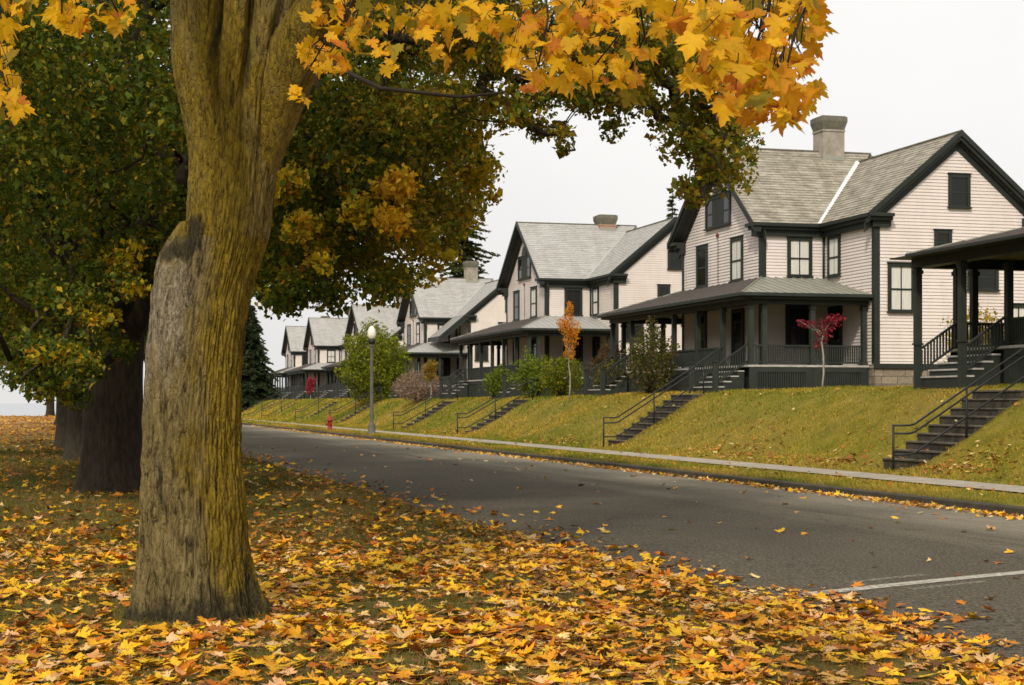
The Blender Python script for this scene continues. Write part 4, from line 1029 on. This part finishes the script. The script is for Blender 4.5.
bush('brown_shrub', on(100, 21.3), 1.55, 1.5, .98, 'bare brownish pink shrub right of the round green shrub', 'shrub', [(.34, .225, .15), (.43, .30, .20), (.20, .13, .085)], 3800, .10, 42)
bush('leggy_shrub', on(60, 22.0), .85, 1.5, 1.35, 'tall olive and brown shrub in front of the nearest full porch', 'shrub', [(.08, .10, .015), (.15, .145, .025), (.20, .13, .05), (.05, .065, .01)], 3800, .10, 43, lump=.35)
bush('green_shrub', on(77, 22.2), 1.0, 1.2, 1.05, 'bright green shrub left of the orange sapling', 'shrub', [(.17, .23, .015), (.25, .29, .02), (.08, .13, .01)], 3000, .13, 44, lump=.4)
bush('green_shrub', on(73, 22.4), .95, 1.1, .95, 'yellow-green shrub directly behind the orange sapling\'s stem', 'shrub', [(.17, .21, .015), (.3, .28, .02), (.09, .12, .01)], 2800, .12, 45, lump=.4)
bush('green_shrub', on(83.5, 22.3), .9, 1.2, .8, 'low green shrub at the far porch steps of the house behind the sapling', 'shrub', [(.16, .21, .015), (.22, .27, .02), (.08, .12, .01)], 2400, .12, 46, lump=.4)
bush('plum_shrub', on(69.5, 23.6), .9, 1.1, 1.2, 'dark plum and olive shrub right of the orange sapling', 'shrub', [(.10, .045, .03), (.06, .05, .015), (.16, .10, .03)], 2200, .12, 47, lump=.35)
bush('olive_shrub', on(66.5, 22.6), .7, .9, .75, 'low olive shrub between the plum shrub and the far porch steps', 'shrub', [(.12, .12, .02), (.2, .16, .03), (.06, .06, .012)], 1500, .11, 48, lump=.35)
bush('yellow_shrub', on(46.5, 28.0), 1.05, 1.0, 1.25, 'golden yellow shrub seen through the porch at the right', 'shrub', [(.55, .38, .03), (.45, .32, .03), (.25, .2, .03)], 1500, .13, 49, lump=.35)
def sapling(loc, h, crown, label, pal, seed, n, size, w=None, fork=None):
    rng = np.random.default_rng(seed); random.seed(seed); root = empty('sapling', loc, label, 'sapling'); b = MB(); pos = []
    h0 = crown[0][2]*.75
    zt = max(c[2] for c in crown); b.tube([(-.02, 0, -.1), (.05, .01, h0*.35), (.05, .02, h0*.7), (-.02, .02, h0), (.03, 0, h0+(zt-h0)*.4), (-.03, 0, h0+(zt-h0)*.75)], [.036, .033, .03, .026, .015, .006], 7)
    for (x, y, z, rx, ry, rz) in crown:
        limb(b, (0, 0, h0+random.random()*.2), (x, y, z), .02, .006, .04, 4, 5, .4)
        k = int(n*rx*rz/sum(c[3]*c[5] for c in crown)); pos.append(np.array([x, y, z])+in_ball(k, rng, .5)*np.array([rx, ry, rz]))
    b.build('stem', M['sapling'], root, True); pos = np.vstack(pos); n = len(pos)
    V, Fq = quads(pos, rvec(n, rng)+np.array([0, 0, .3]), rvec(n, rng), size*rng.uniform(.6, 1.4, n))
    np_mesh('foliage', V, Fq, M['leaf'], np.repeat(pick(pal, n, rng, w, .25), 4, axis=0), root); return root
sapling(on(69, 21.5), 4.2, [(0, 0, 2.0, .30, .3, .28), (.08, 0, 2.6, .42, .4, .45), (.0, 0, 3.15, .55, .5, .5), (.0, 0, 3.8, .22, .22, .5), (-.25, .1, 3.3, .3, .3, .35)], 'slim orange-leaved sapling on the lawn before the second house', [(.78, .30, .015), (.72, .22, .015), (.74, .42, .03)], 51, 1300, .095)
sapling(on(50.5, 24.6), 2.5, [(-.5, 0, 2.2, .38, .3, .16), (.05, 0, 1.95, .35, .3, .38), (.3, 0, 2.3, .4, .3, .28), (.65, .1, 2.45, .3, .25, .14), (-.1, .2, 1.55, .16, .15, .2), (-.8, 0, 2.3, .16, .15, .08)], 'small crimson maple with pale stem before the nearest porch side', [(.30, .025, .045), (.38, .04, .06), (.18, .015, .03)], 52, 620, .085)
sapling(on(97.5, 21.6), 2.3, [(0, 0, 1.5, .5, .5, .35), (.1, 0, 2.1, .45, .45, .45), (-.2, 0, 1.9, .4, .4, .4)], 'small bronze-leaved sapling standing in the brown shrub', [(.36, .24, .035), (.40, .20, .03), (.22, .20, .03)], 53, 900, .12)
sapling(on(165, 24.2), 2.0, [(0, 0, 1.2, .5, .5, .6), (.1, 0, 1.9, .55, .5, .5)], 'distant crimson sapling before a far porch', [(.32, .03, .05), (.4, .05, .06)], 54, 500, .2)
def conifer(loc, h, r, label, seed, name='fir_tree', pal=((.018, .03, .010), (.03, .045, .014), (.045, .055, .018)), dens=1.0, z0=.02, size=.5, droop=.35, taper=1.0):
    rng = np.random.default_rng(seed); root = empty(name, loc, label, 'tree'); pos, nr, tp, sz = [], [], [], []
    b = MB(); b.tube([(0, 0, -.2), (0, 0, h*.5), (0, 0, h)], [h*.016, h*.010, .02], 8)
    z = h*z0
    while z < h*.995:
        t = (z-h*z0)/(h*(1-z0)); R_ = r*((1-t)**taper)*rng.uniform(.75, 1.12)+.06; nb = max(4, int(9*dens*(1-.5*t)))
        for k in range(nb):
            a = rng.uniform(0, 2*math.pi); Rb = R_*rng.uniform(.45, 1.15); ns = max(3, int(Rb/(size*.28)))
            dirv = np.array([math.cos(a), math.sin(a), 0])
            if k < 3: b.tube([(0, 0, z), tuple(dirv*Rb*.9+np.array([0, 0, z-droop*Rb*.7]))], [.03+.002*h, .008], 4)
            side = np.array([-dirv[1], dirv[0], 0])
            for j in range(ns):
                u = (j+.6)/ns; p = dirv*Rb*u+np.array([0, 0, z-droop*Rb*u**1.4+.16*Rb*max(0, u-.65)])
                m = max(1, int(Rb*.30*(1.15-u)/(size*.4)))
                for q in (-1, 1):
                    for i in range(m):
                        o = side*q*(i+.5)*size*.45+dirv*(i+.5)*size*.25
                        pos.append(p+o+np.array([0, 0, -.12*(i+1)*size])+rng.normal(0, .05, 3)*size*2); nr.append(np.array([0, 0, 1])+rng.normal(0, .4, 3)); tp.append(dirv*.7+side*q*.8+np.array([0, 0, -.3])+rng.normal(0, .25, 3)); sz.append(size*rng.uniform(.6, 1.2))
        z += h*.012+size*.22*(1/dens)*rng.uniform(.5, 1.6)
    V, Fq = quads(np.array(pos), np.array(nr), np.array(tp), np.array(sz)); n = len(pos)
    np_mesh('foliage', V, Fq, M['leaf'], np.repeat(pick(pal, n, rng, None, .3), 4, axis=0), root); b.build('trunk', M['barkdark'], root, True); return root
conifer(on(186, 20.6), 11.5, 3.6, 'dense dark evergreen at the far left end of the house row', 61, 'evergreen_tree', ((.035, .06, .026), (.05, .08, .034), (.07, .095, .04)), 2.6, size=.4, droop=.5, taper=.62)
conifer((40.3, 165, 2.3), 27, 6.6, 'tall dark fir rising behind the third house\'s chimney', 62, size=.55, dens=.95, droop=.34, pal=((.035, .055, .014), (.06, .08, .02), (.085, .095, .03)))
conifer((45, 118, 2.3), 15.4, 4.6, 'fir whose tip shows above the second house\'s roof', 63, size=.45, dens=.9, droop=.3, pal=((.04, .06, .015), (.07, .085, .02), (.10, .10, .03)))

# ------------------------------------------------------------------ grass
def patchy(x, y):
    f = np.array([1.3*mnoise.noise((a*.5, c*.22, 2.2))+.6*mnoise.noise((a*1.7, c*1.1, 8.2)) for a, c in zip(x, y)])
    t = np.clip(.5+f*1.1, 0, 1)[:, None]; return (1-t)*np.array([.62, .80, .7])+t*np.array([1.5, 1.18, 1.6])
def grass(name, L0, L1, S0, S1, n, h, pal, seed, w=None, label=None):
    rng = np.random.default_rng(seed); x = rng.uniform(L0, L1, n); u = rng.uniform(0, 1, n); y = S0*(S1/S0)**u
    z = np.array([gz(a, c) for a, c in zip(x, y)])
    ok = np.ones(n, bool)
    for s in STAIRS: ok &= ~((y > s-.05) & (y < s+2.25) & (x > 18.0) & (x < 21.9))
    ok &= ~((x > 16.28) & (x < 17.42))
    x, y, z = x[ok], y[ok], z[ok]; n = len(x); a = rng.uniform(0, 2*math.pi, n); hh = h*rng.uniform(.5, 1.4, n)*(1+.012*np.maximum(0, y-20)); wd = .0035*(1+.07*np.maximum(0, y-12))
    base = np.c_[x, y, z-.005]; sd = np.c_[np.cos(a), np.sin(a), np.zeros(n)]*wd[:, None]; ln = np.c_[rng.normal(0, .5, n), rng.normal(0, .5, n), np.ones(n)]*hh[:, None]
    V = np.stack([base-sd, base+sd, base+ln], 1).reshape(-1, 3); o = np_mesh(name, V, np.arange(n*3).reshape(-1, 3), M['blade'], np.repeat(pick(pal, n, rng, w, .3)*patchy(x, y), 3, axis=0))
    tag(o, label, 'grass', None, 'stuff')
GP = [(.10, .105, .014), (.16, .13, .022), (.22, .15, .045), (.065, .062, .012)]
grass('lawn_grass', -2.5, 5.75, 9, 60, 90000, .055, GP, 71, [.35, .3, .15, .2], 'short grass showing between fallen leaves on the near lawn')
grass('bank_grass', 14.9, 23.0, 24, 120, 150000, .05, [(.24, .235, .012), (.34, .295, .018), (.43, .325, .06), (.14, .15, .010)], 72, [.33, .32, .2, .15], 'mown grass on the verge and terrace bank')

grass('bank_grass', 14.9, 23.0, 118, 226, 45000, .06, [(.24, .235, .012), (.34, .295, .018), (.43, .325, .06), (.14, .15, .010)], 74, [.33, .32, .2, .15], 'mown grass on the far end of the terrace bank')
grass('kerb_grass', 14.87, 15.1, 24, 110, 16000, .075, [(.17, .165, .014), (.25, .215, .022), (.32, .24, .06)], 73, None, 'ragged grass leaning over the far kerb')
# ------------------------------------------------------------------ fallen leaves
PAL = [(.80, .45, .017), (.76, .35, .014), (.54, .17, .012), (.76, .50, .21), (.33, .115, .022), (.80, .52, .03), (.17, .07, .026), (.60, .32, .10)]
PW = [.27, .22, .13, .12, .06, .10, .03, .07]
def lawn_edge(S): return 6.0
def litter_points(n, S0, S1, L0, L1, rng, dens):
    u = rng.uniform(0, 1, n); S = S0*(S1/S0)**u if S0 > 0 else rng.uniform(S0, S1, n); L = rng.uniform(L0, L1, n)
    ok = np.array([rng.random() < dens(a, c) for a, c in zip(L, S)]); return L[ok], S[ok]
def dens_lawn(L, S):
    v = .70+.70*mnoise.noise((L*.6, S*.6, 5.5))+.45*mnoise.noise((L*2.3, S*2.3, 1.5))
    if S > 18: v = v*np.interp(S, [18, 26, 40, 60], [1, .6, .5, .5])+np.interp(S, [18, 26, 40, 60], [0, .22, .3, .35])
        # the drift thins out over the road edge
    e = 6.15+.9*mnoise.noise((S*.35, 2.0, 0))+.5*mnoise.noise((S*1.7, 0, 3))
    if L > e: v *= max(0, 1-(L-e)/1.0)**1.5*.8
    v *= np.interp(L, [-2, .8], [.62, 1])
    if abs(L-T1.x) < .62 and abs(S-T1.y) < .62: v = 0
    return v
def mk_litter(L, S, size, rng, tmpl, tilt=.35, raise_=.04):
    n = len(L); z = np.array([max(gz(a, c), road_z(a)) if 5.85 < a < 14.7 else gz(a, c) for a, c in zip(L, S)])+rng.uniform(.012, raise_, n)
    pos = np.c_[L, S, z]; nrm = np.c_[rng.normal(0, tilt, n), rng.normal(0, tilt, n), np.ones(n)]*np.where(rng.random(n) < .5, 1, 1)[:, None]
    a = rng.uniform(0, 2*math.pi, n); tip = np.c_[np.cos(a), np.sin(a), np.zeros(n)]
    return leaves(pos, nrm, tip, size*rng.uniform(.55, 1.4, n), tmpl, .36, rng)
rl = np.random.default_rng(81)
L, S = litter_points(15000, 8.6, 20, -2.0, 8.3, rl, dens_lawn)
V, Fq, k = mk_litter(L, S, .112, rl, LEAF_HI, .17, .035); C = pick(PAL, len(L), rl, PW, .2)
# the 300 leaves that show largest are objects of their own
zc = S*CT+L*ST; pxx = 512+F*(L*CT-S*ST)/zc; pyy = HOR+F*CAMH/zc
vis = np.where((pxx > 8) & (pxx < 1016) & (pyy < 678))[0]; best = vis[np.argsort(zc[vis])][:300]
names = ['golden yellow', 'amber', 'rust orange', 'pale tan', 'brown', 'lemon yellow', 'dark brown', 'buff']
Vr = V.reshape(len(L), k, 3)
tq = np.linalg.norm(LEAF_HI[0], axis=1)[None, :, None]*rl.uniform(-.25, 1, (len(L), 1, 1)); sp = rl.uniform(.8, 1.12, (len(L), k, 1))
CV = np.clip(C[:, None]*(1-tq*np.array([.18, .5, .35]))*sp, 0, 1)
for i in best:
    c = Vr[i].mean(0); ci = int(np.argmin(((np.array(PAL)-C[i])**2).sum(1)))
    o = np_mesh('fallen_leaf', Vr[i]-c, LEAF_HI[1], M['litter'], CV[i]); o.location = c
    tag(o, names[ci]+' fallen maple leaf lying on the grass at the front of the lawn', 'leaf', 'fallen maple leaves at the front of the lawn')
rest = np.setdiff1d(np.arange(len(L)), best)
fq = (LEAF_HI[1][None]+(np.arange(len(rest))*k)[:, None, None]).reshape(-1, 3)
tag(np_mesh('fallen_leaves', Vr[rest].reshape(-1, 3), fq, M['litter'], CV[rest].reshape(-1, 3)), 'carpet of yellow and orange maple leaves over the near lawn', 'fallen leaves', None, 'stuff')
L, S = litter_points(17000, 9, 24, -2.5, 7.2, rl, lambda a, c: min(1, dens_lawn(a, c)+.25) if a < 5.9 else dens_lawn(a, c))
V, Fq, k = mk_litter(L, S, .055, rl, LEAF_LO, .35, .025)
tag(np_mesh('fallen_leaves', V, Fq, M['litter'], np.repeat(pick([(.42, .17, .02), (.28, .11, .022), (.55, .26, .03), (.16, .07, .025), (.50, .30, .10)], len(L), rl, None, .25), k, 0)), 'small broken brown and rust leaf pieces between the large leaves', 'fallen leaves', None, 'stuff')
L, S = litter_points(26000, 20, 225, -14, 8.0, rl, dens_lawn)
V, Fq, k = mk_litter(L, S, .125*(1+.006*np.maximum(0, S-30)), rl, LEAF_LO, .3, .05); PW2 = [.17, .18, .19, .08, .14, .06, .12, .06]
V2 = [V]; F2 = [Fq]; C2 = [np.repeat(pick(PAL, len(L), rl, PW2, .2)*.9, k, 0)]
tag(np_mesh('fallen_leaves', V, Fq, M['litter'], C2[0]), 'leaf litter on the shaded lawn under the trees', 'fallen leaves', None, 'stuff')
n = 170; u = rl.uniform(0, 1, n); S = 12*(70/12)**u; L = rl.uniform(6.3, 14.5, n)
V, Fq, k = mk_litter(L, S, .11, rl, LEAF_HI, .25, .02)
tag(np_mesh('fallen_leaves', V, Fq, M['litter'], np.repeat(pick(PAL, n, rl, [.1, .15, .15, .25, .1, .05, .05, .15], .2), k, 0)), 'scattered single leaves on the asphalt road', 'fallen leaves', None, 'stuff')
n = 4600; u = rl.uniform(0, 1, n); S = 22*(130/22)**u; L = 14.66-np.abs(rl.normal(0, .22, n))
ok = np.array([rl.random() < .55+.6*mnoise.noise((s*.5, 0, 0)) for s in S]); L, S = L[ok], S[ok]
V, Fq, k = mk_litter(L, S, .095, rl, LEAF_LO, .35, .05)
tag(np_mesh('fallen_leaves', V, Fq, M['litter'], np.repeat(pick(PAL, len(L), rl, [.18, .16, .10, .28, .06, .06, .03, .13], .2), k, 0)), 'drift of pale leaves in the gutter along the far kerb', 'fallen leaves', None, 'stuff')
def dens_bank(L, S):
    v = .10+.5*max(0, mnoise.noise((L*.6, S*.25, 4.2))-.1)
    for (l, s, r) in ((18.6, 43.5, 1.6), (18.3, 46, 1.3), (18.4, 31.5, 1.5), (18.5, 79, 3), (18.2, 60, 2)): v += .9*math.exp(-((L-l)**2/.5+(S-s)**2/r**2))
    return v*(.25 if 16.3 < L < 17.4 else 1)
L, S = litter_points(9000, 24, 125, 14.95, 22.5, rl, dens_bank)
for (l, q, sl, sq, m) in ((18.35, 36.8, .28, .8, 110), (18.2, 39.5, .25, 1.0, 45), (18.6, 31.6, .35, .7, 90), (19.3, 30.6, .5, .6, 50), (18.2, 43, .3, 1.5, 40), (18.1, 58, .2, 2.5, 60), (18.3, 77.5, .35, 1.6, 120), (18.2, 86, .3, 2, 60)): L = np.r_[L, rl.normal(l, sl, m)]; S = np.r_[S, rl.normal(q, sq, m)]
V, Fq, k = mk_litter(L, S, .11, rl, LEAF_LO, .35, .05)
tag(np_mesh('fallen_leaves', V, Fq, M['litter'], np.repeat(pick([(.5, .2, .03), (.42, .12, .02), (.6, .4, .1), (.28, .10, .03), (.65, .5, .2)], len(L), rl, None, .2), k, 0)), 'rusty leaves strewn over the far bank and verge', 'fallen leaves', None, 'stuff')

# ------------------------------------------------------------------ light, sky, camera
SUN_EL, SUN_AZ = R(39), (.50, .866)      # sunlight travels towards +x +y
w = bpy.data.worlds.new('World'); sc.world = w; w.use_nodes = True; nt = w.node_tree; bg = nt.nodes['Background']
sky = nt.nodes.new('ShaderNodeTexSky'); sky.sky_type = 'NISHITA'; sky.sun_disc = False; sky.sun_elevation = SUN_EL
sky.sun_rotation = math.atan2(-SUN_AZ[0], -SUN_AZ[1]); sky.dust_density = 6; sky.air_density = 1; sky.ozone_density = 1
hs = nt.nodes.new('ShaderNodeHueSaturation'); hs.inputs['Saturation'].default_value = .12; nt.links.new(sky.outputs[0], hs.inputs['Color'])
tcw = nt.nodes.new('ShaderNodeTexCoord'); cn = noise_tex(nt, tcw.outputs['Generated'], 2.2, 5, .5)
cloud = mixc(nt, .72, hs.outputs[0], mixc(nt, 1.0, ramp(nt, cn, [(.3, (.86, .86, .87)), (.7, (1, 1, 1))]), (8.7, 8.55, 8.3), 'MULTIPLY'))       # thin even cloud over the sky
nt.links.new(cloud, bg.inputs[0]); bg.inputs[1].default_value = .140
sl = bpy.data.lights.new('sun', 'SUN'); sl.energy = 2.6; sl.angle = R(4); sl.color = (1, .93, .81)
so = bpy.data.objects.new('sun', sl); COL.objects.link(so); so.location = (0, -20, 40)
d = Vector((SUN_AZ[0]*math.cos(SUN_EL), SUN_AZ[1]*math.cos(SUN_EL), -math.sin(SUN_EL))); so.rotation_euler = d.to_track_quat('-Z', 'Y').to_euler()
cam = bpy.data.cameras.new('camera'); co = bpy.data.objects.new('camera', cam); COL.objects.link(co); sc.camera = co
co.location = (0, 0, CAMH); co.rotation_euler = (R(90), 0, -TH); cam.sensor_width = 36; cam.lens = F/1024*36; cam.shift_y = (HOR-342.5)/1024
cam.clip_start = .1; cam.clip_end = 20000; cam.dof.use_dof = True; cam.dof.focus_distance = 13; cam.dof.aperture_fstop = 9
sc.view_settings.view_transform = 'Standard'; sc.view_settings.look = 'None'; sc.view_settings.gamma = 1; sc.view_settings.exposure = 0
sc.cycles.max_bounces = 6; sc.cycles.transparent_max_bounces = 8; sc.cycles.use_denoising = True
